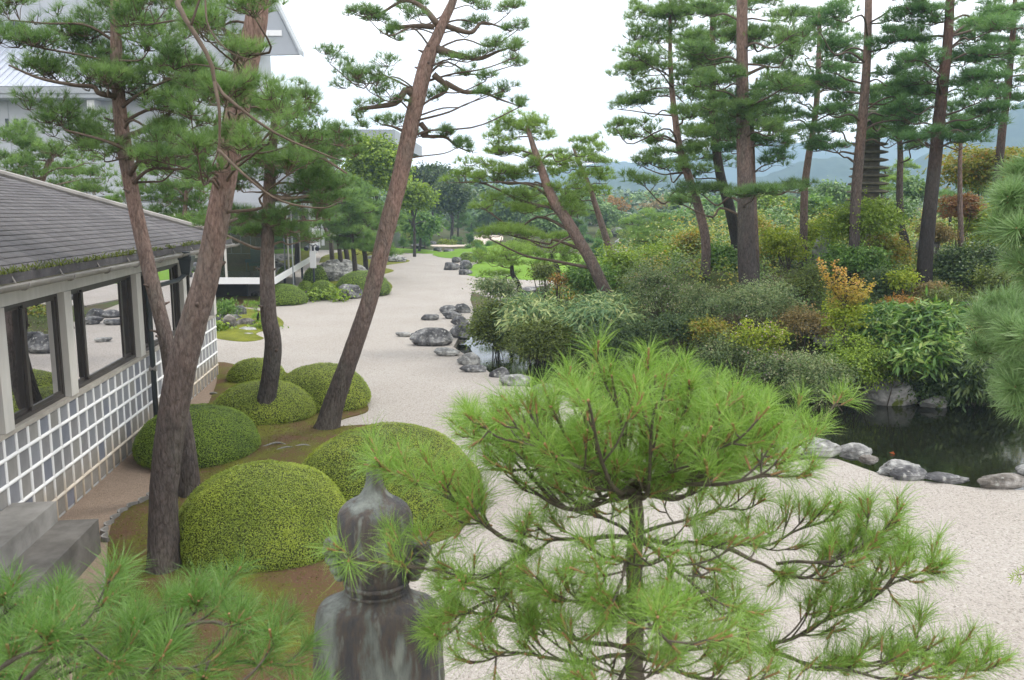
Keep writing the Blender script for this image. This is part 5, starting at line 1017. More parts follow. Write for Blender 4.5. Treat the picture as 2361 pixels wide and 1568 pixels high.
def cloud(lab, px, yb, yt, w, seed, needle='needle_blue', tiers=4, name='cloud_pine', trunk=None, dens=1., d=None):
    b = on_ground(px, yb) if d is None else at_d(px, yb, d); d = b[1]; rg = RNG(seed); h = yb - yt
    pads = []
    for i in range(tiers):
        f = i / max(1, tiers - 1); y = yt + h * (.10 + .62 * f); ww = w / 2 * (.55 + .5 * f) * rg.uniform(.85, 1.1); pads.append((px + rg.normal(0, w * .07), y, ww * .8, h / tiers * .42))
        if w > 20: s = rg.choice([-1, 1]); pads.append((px + s * ww * .55, y + h * .05, ww * .5, h / tiers * .34))
    nl = .0052 * d; return pine(lab, [(px, yb, max(2.5, w * .07)), (px + rg.normal(0, w * .05), (yb + yt) / 2, max(2, w * .05)), (px, yt + h * .1, 1.5)], pads, d, seed, needle, 'bark_red' if trunk is None else trunk, L=nl, w=nl * .10, nn=12, dens=dens * 1.3e5 / d ** 2, group=CGp, twigs=0, sides=7, name=name, limb_mat='twig', djit=.3, lump=5, foot=False, spread=1.3)
CL = [(1012, 545, 443, 52, 'blue-green far pine with reddish stem beside bright broadleaf tree', 5), (1056, 547, 458, 62, 'tallest layered blue-green pine in the far row', 6), (1117, 537, 491, 46, 'rounded far pine at the back of the pink sand', 4), (985, 545, 470, 40, 'far pine half hidden by the bright broadleaf tree', 5), (1090, 540, 505, 36, 'low far pine between two taller far pines', 3),
      (1083, 565, 541, 24, 'dark round cloud pine by the pink sand edge', 3), (1046, 565, 548, 18, 'dark small cloud pine next to the far rocks', 3), (1064, 567, 551, 20, 'broad low cloud pine between two darker ones', 2), (930, 573, 550, 26, 'cloud pine at the foot of the round column', 3), (958, 565, 543, 28, 'cloud pine above the long dark rock', 3), (980, 572, 545, 24, 'leaning cloud pine by the long dark rock', 3),
      (1080, 582, 567, 22, 'tiny spreading pine on lawn rocks', 2), (1108, 610, 565, 44, 'dark dense cloud pine overhanging the lawn rocks', 4), (1130, 572, 560, 24, 'dark cloud pine behind the dense one', 2),
      (1356, 560, 546, 30, 'dark cloud pine behind the leaning trunk', 3), (1376, 604, 552, 44, 'large dark cloud pine between two leaning trunks', 5), (1345, 545, 523, 24, 'cloud pine above the dark pair', 3), (1395, 530, 512, 24, 'small cloud pine by the thin leaning trunk', 3), (1325, 535, 517, 22, 'olive cloud pine on the far slope', 3), (1440, 590, 552, 40, 'layered pine below the pale rounded rock', 4)]
for k, (px, yb, yt, w, lab, ti) in enumerate(CL): cloud(lab, px, yb, yt, w, 200 + k, 'needle_blue' if k < 5 else ('needle_dark' if 'dark' in lab else 'needle'), ti)

# broadleaf trees behind
def broad(lab, px, yb, box, d, mat, seed, n=5000, L=.2, lumps=9, name='broadleaf_tree', group='broadleaf trees behind the gravel', tw=8, W=None):
    t = shrub(box[0], box[1], box[2], box[3], d, lab, mat, n, L, W or L * .6, seed, name, 'tree', group, lumps=lumps, stem=False, up=.6, depthf=.8, shell=.6)
    g = at_d(px, yb, d); zg = max(float(hter(g[0], g[1])), -.05); g[2] = zg - .1; c = at_d((box[0] + box[1]) / 2, (box[2] + box[3]) / 2, d); bb = B(); r0 = tw / 2 / FOC * d
    bb.tube(spline([g, g * .5 + c * .5 + [.1, 0, 0], c], 10), np.linspace(r0, r0 * .45, 10), 9, True, rough=.06, seed=seed)
    rg = RNG(seed); z = d / FOC
    for i in range(6): e = c + rg.normal(0, .3, 3) * [(box[1] - box[0]) * z, (box[1] - box[0]) * z, (box[3] - box[2]) * z]; s = g * .45 + c * .55; bb.tube(spline([s, (s + e) / 2 + [0, 0, .15], e], 6), np.linspace(r0 * .5, r0 * .15, 6), 6, False)
    V, f, tt = bb.get(); part('trunk', V, f, M['bark_grey'], t, tt * 0, True); return t
broad('bright green rounded broadleaf tree behind the leaning red pine', 880, 560, (790, 925, 298, 470), 56, 'leaf_bright', 301, 13000, .19)
broad('broadleaf tree glowing yellow-green beside the round column', 955, 545, (912, 985, 420, 500), 66, 'leaf_bright', 302, 9000, .21)
broad('dark spreading tree against the pale sky', 990, 530, (940, 1062, 378, 470), 95, 'leaf_dark', 303, 6500, .34, lumps=12, tw=7)
broad('dark conical tree next to the dark spreading tree', 1040, 530, (1010, 1075, 415, 500), 90, 'leaf_dark', 304, 4000, .36)
broad('dull green understorey tree behind the round column', 965, 560, (932, 1005, 490, 545), 72, 'leaf_mid', 305, 4000, .26)
broad('mid green tree beyond far pines row', 1140, 540, (1090, 1220, 440, 520), 105, 'leaf_far', 306, 5000, .36)

# shrubs and small trees on the bank (px box, distance)
S_ = shrub
# dense thicket of mixed bushes behind the grove, reading as one mass
rg = RNG(510); Pw, Nw, Tw = [], [], []
for i in range(620):
    y = rg.uniform(29, 84); x = rg.uniform(.13 * y + .5, .66 * y); z0 = float(hter(x, y)); r = rg.uniform(.5, 1.3) * (.6 + y / 60); hh = rg.uniform(.6, 1.5) * (.6 + y / 70); m = 110
    if y < 40 and rg.uniform() < .45: continue
    u = nrm(rg.normal(0, 1, (m, 3))); u[:, 2] = np.abs(u[:, 2]); Pw.append(np.array([x, y, z0 + hh * .1]) + u * [r, r, hh] * rg.uniform(.7, 1.05, (m, 1))); Nw.append(u * .6 + [0, 0, .6]); Tw.append(np.clip(rg.normal(.5, .25) + rg.normal(0, .13, m), 0, 1))
for i in range(560):
    x = rg.uniform(0, 16); y = rg.uniform(17.5, 36)
    if sdist(MOUND, np.array([x]), np.array([y]))[0] < .6 or (5.0 < x < 7.2 and 19 < y < 23 and rg.uniform() < .6): continue
    r = rg.uniform(.25, .6); hh = rg.uniform(.25, .85); m = 100; u = nrm(rg.normal(0, 1, (m, 3))); u[:, 2] = np.abs(u[:, 2]); Pw.append(np.array([x, y, float(hter(x, y))]) + u * [r, r, hh] * rg.uniform(.5, 1.1, (m, 1))); Nw.append(u * .6 + [0, 0, .6]); Tw.append(np.clip(rg.normal(.42, .2) + rg.normal(0, .13, m), 0, 1))
Pw, Nw, Tw = np.vstack(Pw), np.vstack(Nw), np.concatenate(Tw); sz = .0036 * Pw[:, 1] + .02; V, F = leaves(Pw, Nw + rg.normal(0, .4, Nw.shape), sz, sz * .55, rg, .1)
solo('thicket', V, [F], M['thicket'], (0, 40, 0), kind='stuff', tint=np.repeat(Tw, 4))
S_(1075, 1200, 668, 820, 23.3, 'dark olive azalea bush overhanging the bright water', 'leaf_olive', 5200, .075, .035, lumps=8, stem=False)
S_(1100, 1190, 640, 700, 26, 'feathery pale bush behind the dark olive azalea', 'leaf_grey', 1600, .10, .03)
S_(1160, 1330, 690, 790, 22.3, 'pale-edged bamboo grass mass spilling beside the dark olive azalea', 'sasa_blue', 3400, .20, .034, name='bamboo_grass', cat='bamboo grass', droop=.35, lumps=8, jit=.8)
S_(1300, 1480, 690, 770, 22.0, 'blue-green bamboo grass below the leaning pine foot', 'sasa_blue', 3200, .20, .034, name='bamboo_grass', cat='bamboo grass', droop=.35, lumps=8, jit=.8)
S_(1165, 1350, 735, 860, 21.2, 'dark azalea mass hanging over the brown water', 'leaf_olive', 5200, .065, .03, lumps=8, stem=False)
S_(1320, 1520, 740, 850, 20.6, 'dark green azalea mass behind the front pine top', 'leaf_dark', 5200, .065, .03, lumps=8)
S_(1210, 1290, 600, 665, 29, 'brownish twiggy bush between the two lawn pines', 'leaf_olive', 1000, .08, .035)
S_(1272, 1300, 632, 662, 26, 'small orange-leaved twig by the bamboo grass', 'leaf_orange', 160, .07, .05, lumps=2, stem=True)
S_(1300, 1420, 610, 695, 26, 'light green leafy bush around the leaning pine foot', 'leaf_mid', 2600, .09, .045, lumps=7)
S_(1360, 1480, 570, 690, 27.5, 'airy yellow-green bush behind the leaning pine foot', 'leaf_bright', 2400, .09, .035, lumps=7)
S_(1450, 1600, 560, 650, 29, 'soft green bush under the loose-crowned pine', 'leaf_bright', 2600, .10, .04, lumps=7)
S_(1430, 1590, 600, 740, 22.5, 'grey-green bush clover with pinkish flowers by the red pine foot', 'leaf_grey', 5200, .055, .022, flower=('flower_pink', 260, .045), lumps=8, name='bush_clover')
S_(1560, 1700, 650, 760, 20.8, 'dense grey-green bush clover below the red pine foot', 'leaf_grey', 4600, .05, .02, lumps=8, name='bush_clover', flower=('flower_pink', 80, .04))
S_(1640, 1860, 640, 760, 20.0, 'wide blue-grey bush clover before the thickest pine', 'leaf_grey', 6200, .05, .02, lumps=10, name='bush_clover')
S_(1490, 1630, 720, 800, 20.0, 'dark green bush below the bush clover', 'leaf_dark', 3200, .06, .03, lumps=7)
S_(1580, 1700, 735, 800, 19.4, 'orange-tinted low bush above the front pine', 'leaf_autumn', 1600, .06, .03, lumps=5)
S_(1600, 1720, 770, 850, 18.8, 'silvery grey low bush right behind the front pine', 'leaf_grey', 2600, .05, .022, lumps=6)
S_(1690, 1810, 745, 850, 18.6, 'yellow-tipped bush with pink blossom behind the front pine', 'leaf_lime', 2000, .055, .03, lumps=6, flower=('flower_pink', 200, .05))
S_(1780, 1940, 705, 800, 19.2, 'rusty brown bush beside the yellow maple sapling', 'leaf_rust', 2600, .05, .025, lumps=7)
S_(1620, 1720, 555, 640, 25.5, 'bright green bush between red pine and thickest pine', 'leaf_mid', 2600, .08, .04, lumps=6)
S_(1550, 1640, 520, 600, 30, 'golden green bush seen beside the red pine stem', 'leaf_autumn', 2000, .09, .045, lumps=6)
S_(1740, 1840, 545, 610, 27, 'golden bush behind the slim pine', 'leaf_autumn', 2000, .08, .04, lumps=6)
S_(1690, 1790, 500, 560, 32, 'yellow-orange shrub band behind the grove', 'leaf_autumn', 1500, .1, .05, lumps=6)
S_(1840, 1935, 500, 590, 26.5, 'lime green maple sapling before the pale standing stone', 'leaf_lime', 1900, .07, .04, lumps=6, cat='small maple', name='maple_sapling')
S_(1760, 1870, 520, 620, 24.8, 'lime leaved maple on thin stem beside thickest pine', 'leaf_lime', 2000, .07, .04, lumps=7, cat='small maple', name='maple_sapling', flat=.5)
S_(1880, 2085, 440, 610, 23.6, 'tall green maple in front of the pagoda foot', 'leaf_bright', 6500, .062, .036, lumps=11, cat='maple tree', name='maple_tree', flat=.5)
S_(1900, 2060, 560, 660, 22.6, 'lower green maple boughs beside the pale standing stone', 'leaf_mid', 3400, .07, .04, lumps=8, cat='maple tree', name='maple_tree', flat=.5)
S_(1780, 1910, 620, 720, 21.4, 'dark brownish shrub on the bare earth slope', 'leaf_olive', 2400, .055, .025, lumps=7)
S_(2000, 2110, 540, 640, 24, 'mixed olive and gold shrub behind green maple', 'leaf_autumn', 2200, .075, .035, lumps=7)
S_(1990, 2100, 620, 710, 20.8, 'dark glossy bush under the tilting dark pine', 'leaf_dark', 3000, .065, .03, lumps=7)
S_(2050, 2130, 625, 680, 20.2, 'lime sprig beside the tilting dark pine foot', 'leaf_lime', 500, .06, .035, lumps=3)
S_(2080, 2180, 640, 720, 20.2, 'brown-green groundcover at the tilting dark pine foot', 'leaf_rust', 2000, .05, .022, lumps=6)
S_(2160, 2300, 555, 680, 22, 'dark green maple boughs below the autumn trees', 'leaf_dark', 4200, .08, .045, lumps=9, cat='maple tree', name='maple_tree', flat=.5)
S_(2240, 2380, 600, 740, 20, 'dark shrubbery beside the soft-needled pine', 'leaf_olive', 4200, .06, .03, lumps=9)
S_(2110, 2240, 660, 740, 19.6, 'yellowish groundcover patch on the shaded slope', 'leaf_olive', 2200, .05, .022, lumps=6)
S_(2020, 2125, 688, 724, 19.2, 'flat orange-leaved maple spray over bamboo grass', 'leaf_orange', 1200, .05, .03, lumps=5, flat=.4)
S_(1960, 2120, 700, 790, 18.8, 'green bamboo grass clump behind the azalea bank', 'sasa_green', 2600, .19, .04, name='bamboo_grass', cat='bamboo grass', droop=.35, lumps=8, jit=.8)
S_(2060, 2220, 695, 800, 18.0, 'broad green bamboo grass under the orange maple spray', 'sasa_green', 900, .2, .045, name='bamboo_grass', cat='bamboo grass', droop=.35, lumps=8, jit=.8, parts=('sasa_green', 140, .24, .055))
S_(2040, 2230, 760, 915, 17.3, 'bright broad-leaved bamboo grass drooping over black water', 'sasa_green', 600, .2, .045, name='bamboo_grass', cat='bamboo grass', droop=.4, lumps=8, jit=.8, stem=False, parts=('sasa_green', 220, .22, .055))
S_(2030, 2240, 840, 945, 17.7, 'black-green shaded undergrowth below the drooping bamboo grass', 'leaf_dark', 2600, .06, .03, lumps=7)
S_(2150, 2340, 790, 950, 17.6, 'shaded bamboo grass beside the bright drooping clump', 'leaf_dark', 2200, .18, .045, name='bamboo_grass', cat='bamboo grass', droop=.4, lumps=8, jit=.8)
S_(1890, 2090, 775, 925, 17.7, 'yellow-green azalea bank above the big smooth boulder', 'leaf_bright', 5600, .055, .026, lumps=10)
S_(1810, 2000, 810, 948, 17.1, 'grey-green fine-leaved bush hanging to the water', 'leaf_grey', 5200, .045, .02, lumps=9)
S_(1990, 2130, 800, 895, 17.6, 'olive azalea between big boulder and bamboo grass', 'leaf_olive', 3600, .055, .026, lumps=8)
S_(1700, 1860, 800, 900, 18.0, 'dusky pink-flowered bush clover behind front pine needles', 'leaf_grey', 3600, .05, .02, lumps=8, flower=('flower_pink', 240, .045), name='bush_clover')
S_(1480, 1720, 830, 930, 18.8, 'dark bank bush hidden behind the front pine', 'leaf_dark', 3600, .065, .03, lumps=8)
S_(2170, 2361, 335, 470, 28, 'golden autumn maple between tilting dark pine and hillside', 'leaf_autumn', 5200, .09, .055, lumps=10, cat='maple tree', name='maple_tree', flat=.4)
S_(2165, 2265, 440, 530, 26, 'red-leaved maple beside the tilting dark pine', 'leaf_red', 2000, .075, .045, lumps=6, cat='maple tree', name='maple_tree', flat=.4)
S_(2230, 2361, 470, 600, 26, 'green-gold maple below the golden one', 'leaf_lime', 3000, .08, .05, lumps=8, cat='maple tree', name='maple_tree', flat=.4)
S_(2120, 2200, 510, 570, 25, 'rust-tinted maple spray under the red one', 'leaf_rust', 1200, .07, .04, lumps=5, cat='maple tree', name='maple_tree', flat=.4)
S_(500, 536, 702, 724, 28.2, 'spiky blue-green juniper on the moss islet', 'leaf_mid', 800, .10, .024, name='juniper', lumps=4, droop=-.4, group='plants on the moss islet')
S_(488, 519, 752, 777, 27, 'pale green leafy groundcover on the moss islet', 'leaf_bright', 500, .10, .06, lumps=4, group='plants on the moss islet')
S_(590, 640, 748, 772, 27.6, 'yellow-green groundcover beside the dwarf pine', 'leaf_bright', 700, .09, .05, lumps=4, group='plants on the moss islet')
S_(704, 730, 674, 692, 35.6, 'small leafy plant between two clipped green balls', 'leaf_bright', 160, .14, .09, lumps=3, group='plants on the moss islet')
S_(770, 798, 672, 690, 35.6, 'small leafy plant before the rugged dark rock', 'leaf_bright', 160, .14, .09, lumps=3, group='plants on the moss islet')
# the yellow maple sapling: stem with fans of leaves
mp = S_(1898, 2000, 690, 780, 18.3, 'yellow maple sapling with orange upper sprays', 'leaf_lime', 1300, .05, .036, lumps=7, cat='maple sapling', name='maple_sapling', flat=.4, stem=False)
rg = RNG(77); bb = B(); f0 = at_d(1944, 795, 18.3); tp = at_d(1952, 640, 18.3); bb.tube(spline([f0, at_d(1950, 730, 18.3), tp], 8), np.linspace(.03, .008, 8), 6, False); Pn, Tn = [], []
for (ex, ey) in [(1890, 605), (1925, 608), (1945, 622), (1970, 640), (2012, 655), (1995, 672), (1905, 640), (1930, 660), (1985, 650), (1965, 690), (1915, 690)]:
    e = at_d(ex, ey, 18.3 + rg.normal(0, .25)); s = f0 * .35 + tp * .65 - [0, 0, .25 * rg.uniform()]; sp = spline([s, s * .4 + e * .6 - [0, 0, .08], e], 14); bb.tube(sp, np.linspace(.009, .003, 14), 4, False)
    for q in sp[4:]: Pn.append(q + rg.normal(0, .045, (16, 3))); Tn.append(np.full(16, np.clip(.35 + .5 * (q[2] - tp[2] + .5), 0, 1)))
Pn = np.vstack(Pn); V, F = leaves(Pn, np.array([0, 0, 1.]) + rg.normal(0, .5, Pn.shape), .06, .045, rg, .1)
part('upper_foliage', V, [F], M['leaf_yellow'], mp, np.repeat(np.clip(np.concatenate(Tn) + rg.normal(0, .15, len(Pn)), 0, 1), 4)); bb.part('stem', M['stem'], mp)

# far belts: individual rounded trees on the slopes, then a wood behind
rg = RNG(500); names = []
S_(1393, 1432, 466, 486, 130, 'orange-brown bush beside the big round skyline bush', 'leaf_orange', 700, .5, .3, group='far garden trees')
S_(1492, 1546, 472, 492, 125, 'rusty orange bush above the pointed standing stone', 'leaf_rust', 800, .5, .3, group='far garden trees')
WHERE = ['beside the golden autumn maple', 'behind the stone pagoda', 'behind the thickest pine', 'between the leaning pines', 'behind the slim standing stone', 'below the distant hills gap', 'behind the red curved-foot pine', 'behind the loose-crowned pine']
fx = [(1225, 470, 60, 46, 100), (1290, 480, 56, 40, 95), (1260, 515, 60, 36, 80), (1330, 500, 54, 36, 85), (1395, 495, 50, 30, 100), (1360, 475, 60, 30, 120), (1470, 500, 56, 28, 105), (1550, 470, 50, 26, 130), (1580, 480, 50, 26, 115), (1610, 468, 50, 26, 120), (1625, 505, 60, 36, 70), (1660, 480, 60, 36, 90), (1690, 510, 60, 40, 60), (1770, 470, 70, 44, 62), (1800, 500, 70, 44, 50), (1830, 465, 60, 40, 75), (1880, 480, 70, 50, 48), (1930, 450, 70, 50, 62), (2030, 440, 80, 60, 45), (2060, 490, 70, 50, 40), (2110, 440, 70, 60, 50), (2190, 470, 80, 50, 44), (2270, 430, 90, 60, 40), (2330, 400, 90, 70, 45), (2040, 400, 60, 50, 70), (1790, 520, 60, 30, 44), (1580, 510, 40, 24, 80), (1495, 465, 44, 18, 150), (1345, 455, 50, 20, 150), (1240, 450, 60, 24, 150)]
FL = ['pale', 'dusky', 'broad', 'rounded', 'low', 'soft', 'bushy', 'dense', 'ragged', 'wide']
WB = ['under the yellow-green leaning pine', 'behind the lawn pines', 'behind the small bushy lawn pine', 'between two leaning pine trunks', 'by the thin leaning pine stem', 'on the skyline over the leaning pines', 'below the big round skyline bush', 'on the skyline over the standing stones', 'next to the slim standing stone', 'beside the red pine stem', 'just right of the red curved-foot pine', 'between red pine and bent dark pine', 'touching the bent dark pine', 'right of the thickest pine, upper row', 'right of the slim pine, lower row', 'in front of the hills gap', 'beside the red-brown pine stem', 'between red-brown pine and pagoda', 'just past the pagoda', 'between pagoda and slim grey pine', 'left of the tilting dark pine', 'behind the red-leaved maple', 'below the golden autumn maple', 'at the picture edge below the hillside', 'high behind the slim grey pine', 'low behind the lime leaved maple', 'under the low pine bough', 'on the skyline above rusty bush', 'on the far skyline between leaning pines', 'highest behind the yellow-green pine']
for k, (px, py, w, h, d) in enumerate(fx):
    mt = ['leaf_far', 'leaf_mid', 'leaf_far', 'leaf_bright', 'leaf_far'][k % 5]
    if k % 3 == 0 and d < 110: pine(f'{FL[k % 10]} mid-garden pine {WB[k]}', [(px, py + h * .9, 6), (px + 3, py + h * .3, 5), (px, py - h * .2, 3)], [(px + rg.normal(0, w * .35), py + h * (.5 - i * .16), w * rg.uniform(.35, .55), h * .14) for i in range(7)], d, 520 + k, 'needle' if k % 2 else 'needle_yel', 'bark_dark', L=.0055 * d, w=.0007 * d, nn=12, dens=9e4 / d ** 2, group='far garden trees', twigs=0, sides=7, limb_mat='twig', lump=5, spread=1.3)
    else: S_(px - w / 2, px + w / 2, py - h / 2, py + h / 2, d, f'{FL[k % 10]} green garden tree {WB[k]}', mt, 2000, .0036 * d, .0021 * d, name='garden_tree', cat='tree', group='far garden trees', lumps=6)
# a wood that reads as one mass along the foot of the hills
Pw, Nw, Tw = [], [], []
for i in range(300):
    x = rg.uniform(-150, 330); y = rg.uniform(165, 330); z0 = float(hter(x, y)); r = rg.uniform(4, 8); hh = rg.uniform(2.0, 3.6) + (4 if x < -5 else 0) + max(0, (x - 60) * .012)
    if i >= 240: x = rg.uniform(-34, 45); y = rg.uniform(112, 160); z0 = float(hter(x, y)); r = rg.uniform(2.5, 5); hh = rg.uniform(2.2, 4.5) * (1.15 if x < 4 else .6)
    u = nrm(rg.normal(0, 1, (150, 3))); u[:, 2] = np.abs(u[:, 2]); q = np.array([x, y, z0 + hh * .25]) + u * [r, r, hh] * rg.uniform(.75, 1, (150, 1)); Pw.append(q); Nw.append(u + [0, 0, .4]); Tw.append(np.clip(rg.normal(.45, .2) + rg.normal(0, .15, 150), 0, 1))
Pw, Nw, Tw = np.vstack(Pw), np.vstack(Nw), np.concatenate(Tw); V, F = leaves(Pw, Nw + rg.normal(0, .4, Nw.shape), 1.5, 1.0, rg, .05)
solo('woods', V, [F], M['woods_far'], (0, 200, 0), kind='stuff', tint=np.repeat(Tw, 4))
# undergrowth on the bank and moss tufts on the bed
n = 34000; x = rg.uniform(-1.5, 22, n); y = rg.uniform(16.5, 48, n); sm = sdist(MOUND, x, y); k = (sm > -.1) & (vnoise(np.c_[x * .5, y * .5, x * 0], 8) > -.5); x, y = x[k], y[k]; P = np.c_[x, y, hter(x, y) + rg.uniform(0, .22, len(x))]
V, F = leaves(P, np.array([0, 0, 1.]) + rg.normal(0, .5, P.shape), rg.uniform(.05, .13, len(x)), rg.uniform(.02, .06, len(x)), rg, -.2); solo('undergrowth', V, [F], M['leaf_olive'], (0, 20, 0), kind='stuff', tint=np.repeat(np.clip(rg.normal(.45, .25, len(x)), 0, 1), 4))
n = 26000; x = rg.uniform(-6.5, -.5, n); y = rg.uniform(5.5, 21, n); sd_ = sdist(np.array(BED), x, y); nz = vnoise(np.c_[x * 1.1, y * 1.1, x * 0], 21); k = (sd_ > .02) & (nz > -.25 + rg.normal(0, .2, n)); x, y = x[k], y[k]
P = np.c_[x, y, .05 + .10 * smooth(sdist(np.array(BED), x, y) / 1.2)]; V, F = leaves(P, rg.normal(0, .7, P.shape) + [0, 0, .6], rg.uniform(.02, .045, len(x)), .012, rg, -.5); solo('moss_tufts', V, [F], M['grass_tuft'], (-3, 10, 0), kind='stuff', tint=np.repeat(np.clip(.5 + .5 * vnoise(np.c_[x * 2, y * 2, x * 0], 5) + rg.normal(0, .15, len(x)), 0, 1), 4))
for i, (px, py) in enumerate([(640, 1025), (665, 1035), (700, 1030)]):
    g = at_z(px, py, .12); B().tube(spline([g + [-.25, -.1, -.03], g + [0, .02, .03], g + [.25, -.05, -.04]], 8), np.linspace(.02, .012, 8), 6).solo('root', M['concrete'], g, ['pale surface root nearest the S-curved trunk', 'pale forked root on brown moss between domes', 'pale thin root near the leaning red pine foot'][i], 'tree root', 'surface roots')

# ------------------------------------------------------------------ pagoda, koi
pgd = at_d(1990, 600, 27.5); zg = float(hter(pgd[0], pgd[1])); pgd[2] = zg; zt = at_d(1983, 255, 27.5)[2]; zb = at_d(1985, 490, 27.5)[2]
pa = thing('stone_pagoda', 'slender many-storeyed stone pagoda with stacked roof slabs among pines', 'pagoda', pgd)
def sq(c, z0, z1, w0, w1, up=0.): 
    a = np.array([[-1, -1], [1, -1], [1, 1], [-1, 1]]); return np.vstack([np.c_[c[0] + a * w0 / 2 * [1, 0] + 0, np.full(4, z0)] if 0 else np.c_[c[:2] + a * w0 / 2, np.full(4, z0)], np.c_[c[:2] + a * w1 / 2, np.full(4, z1)]])
B().hexa(sq(pgd, zg - .2, zg + .35, 1.35, 1.3)).hexa(sq(pgd, zg + .352, zb, .62, .6)).part('base', M['pagoda'], pa)
nst = 13; hh = (zt - zb) / nst
for i in range(nst):
    w = 1.02 * (1 - .028 * i); z = zb + i * hh
    bb = B().hexa(sq(pgd, z + .002, z + hh * .5, w * .55, w * .55)); bb.part('storey', M['pagoda'], pa)
    bb = B().hexa(sq(pgd, z + hh * .502, z + hh * .62, w * .8, w)).hexa(sq(pgd, z + hh * .622, z + hh * .80, w, w * .98)).hexa(sq(pgd, z + hh * .802, z + hh, w * .94, w * .62)); bb.part('roof_slab', M['pagoda'], pa)
B().tube([pgd * [1, 1, 0] + [0, 0, zt], pgd * [1, 1, 0] + [0, 0, zt + .3], pgd * [1, 1, 0] + [0, 0, zt + .8]], [.12, .09, .03], 8).part('finial', M['pagoda'], pa)
M['koi_orange'] = plain('orange_koi', (.42, .10, .025), .35, var=.2); M['koi_mixed'] = stone_like('red_white_koi', [(.42, (.72, .08, .04)), (.5, (.7, .68, .66))], 4, .35, 0)
def koi(px, py, L, ang, mat, lab):
    g = at_z(px, py, -.185); dx = np.array([math.cos(ang), math.sin(ang), 0]); k = B(); s = np.linspace(0, 1, 12); prof = np.array([.02, .055, .08, .092, .095, .09, .078, .062, .046, .032, .022, .015]) * L / .6
    pts = g + (s[:, None] - .5) * L * dx + np.c_[0 * s, .03 * np.sin(s * 5), -.035 + 0 * s]; k.tube(pts, prof, 12)
    t = thing('koi', lab, 'fish', g, 'koi in the pond'); k.part('body', M[mat], t, True); e = pts[-1]; sd_ = np.array([-dx[1], dx[0], 0])
    def fin(a, b, c, nm): V = np.array([a, b, c]); V = np.vstack([V, V + [0, 0, .006]]); part(nm, V, [np.array([[0, 1, 4, 3], [1, 2, 5, 4], [2, 0, 3, 5]]), np.array([[0, 2, 1], [3, 4, 5]])], M[mat], t)
    fin(e, e + dx * .13 + sd_ * .07, e + dx * .05, 'tail_fin'); fin(e, e + dx * .05, e + dx * .13 - sd_ * .07, 'tail_fin'); q = pts[3]
    fin(q + sd_ * .07, q + sd_ * .17 + dx * .06, q + sd_ * .08 + dx * .08, 'side_fin'); fin(q - sd_ * .07, q - sd_ * .08 + dx * .08, q - sd_ * .17 + dx * .06, 'side_fin'); fin(pts[4] + [0, 0, .08], pts[6] + [0, 0, .10], pts[7] + [0, 0, .05], 'back_fin')
koi(2009, 1052, .30, 1.2, 'koi_mixed', 'red and white koi near the small brown stone'); koi(2058, 1051, .34, .12, 'koi_orange', 'long orange koi just under the pond surface')

# ------------------------------------------------------------------ bronze statue seen from behind
M['bronze'] = stone_like('weathered_bronze', [(.30, (.035, .036, .045)), (.44, (.07, .066, .07)), (.50, (.10, .08, .068)), (.55, (.13, .14, .13)), (.64, (.22, .24, .22))], 5, .6, .8, 22, stretch=(1.6, 1.6, .34), cols2=(.24, .26, .235), f2=.6, s2=13, spec=.4)
SDp = 3.4; sc_ = None
def sx(x): return 697.5 + x / 2.901
def sy(y): return 1027.8 + y / 2.901
K = axis_depth(at_d(858, 1250, SDp)) / FOC
cx0 = at_d(sx(490), 1250, SDp)[0]
prof = [(100, 46, 46), (112, 56, 56), (150, 52, 52), (215, 54, 54), (270, 66, 62), (318, 92, 84), (345, 122, 112), (372, 178, 160), (410, 222, 196), (450, 242, 214), (520, 249, 222), (600, 250, 226), (680, 246, 226), (740, 234, 218), (800, 214, 200), (850, 194, 186), (900, 200, 184), (940, 214, 180), (985, 228, 180), (1000, 252, 186), (1020, 318, 200), (1045, 372, 214), (1080, 402, 228), (1120, 414, 238), (1200, 424, 252), (1320, 434, 262), (1450, 440, 268), (1568, 446, 272), (1900, 462, 280), (2300, 470, 290), (2900, 480, 300), (3600, 500, 315), (4200, 540, 340)]
st = thing('bronze_statue', 'weathered bronze robed statue with topknot seen from behind', 'statue', (cx0, SDp, at_d(860, sy(4200), SDp)[2]))
a = np.linspace(0, 2 * math.pi, 64, endpoint=False); rings = []
yy = np.array([p[0] for p in prof], float); ys = np.concatenate([np.linspace(100, 1200, 90), np.linspace(1215, 4200, 90)])
wx = np.interp(ys, yy, [p[1] for p in prof]); wy = np.interp(ys, yy, [p[2] for p in prof])
k_ = np.hanning(5); k_ /= k_.sum(); wx = np.convolve(np.pad(wx, 2, 'edge'), k_, 'valid'); wy = np.convolve(np.pad(wy, 2, 'edge'), k_, 'valid')
zs = np.array([at_d(860, sy(y), SDp)[2] if y < 1700 else 0 for y in ys]); zlin = at_d(860, sy(1600), SDp)[2] - at_d(860, sy(1500), SDp)[2]
z16 = at_d(860, sy(1600), SDp)[2]; zs = np.where(ys < 1700, zs, z16 + (ys - 1600) / 100 * zlin); zs = np.minimum.accumulate(zs)
zfoot = zs[-1]
mpp = K / 2.901
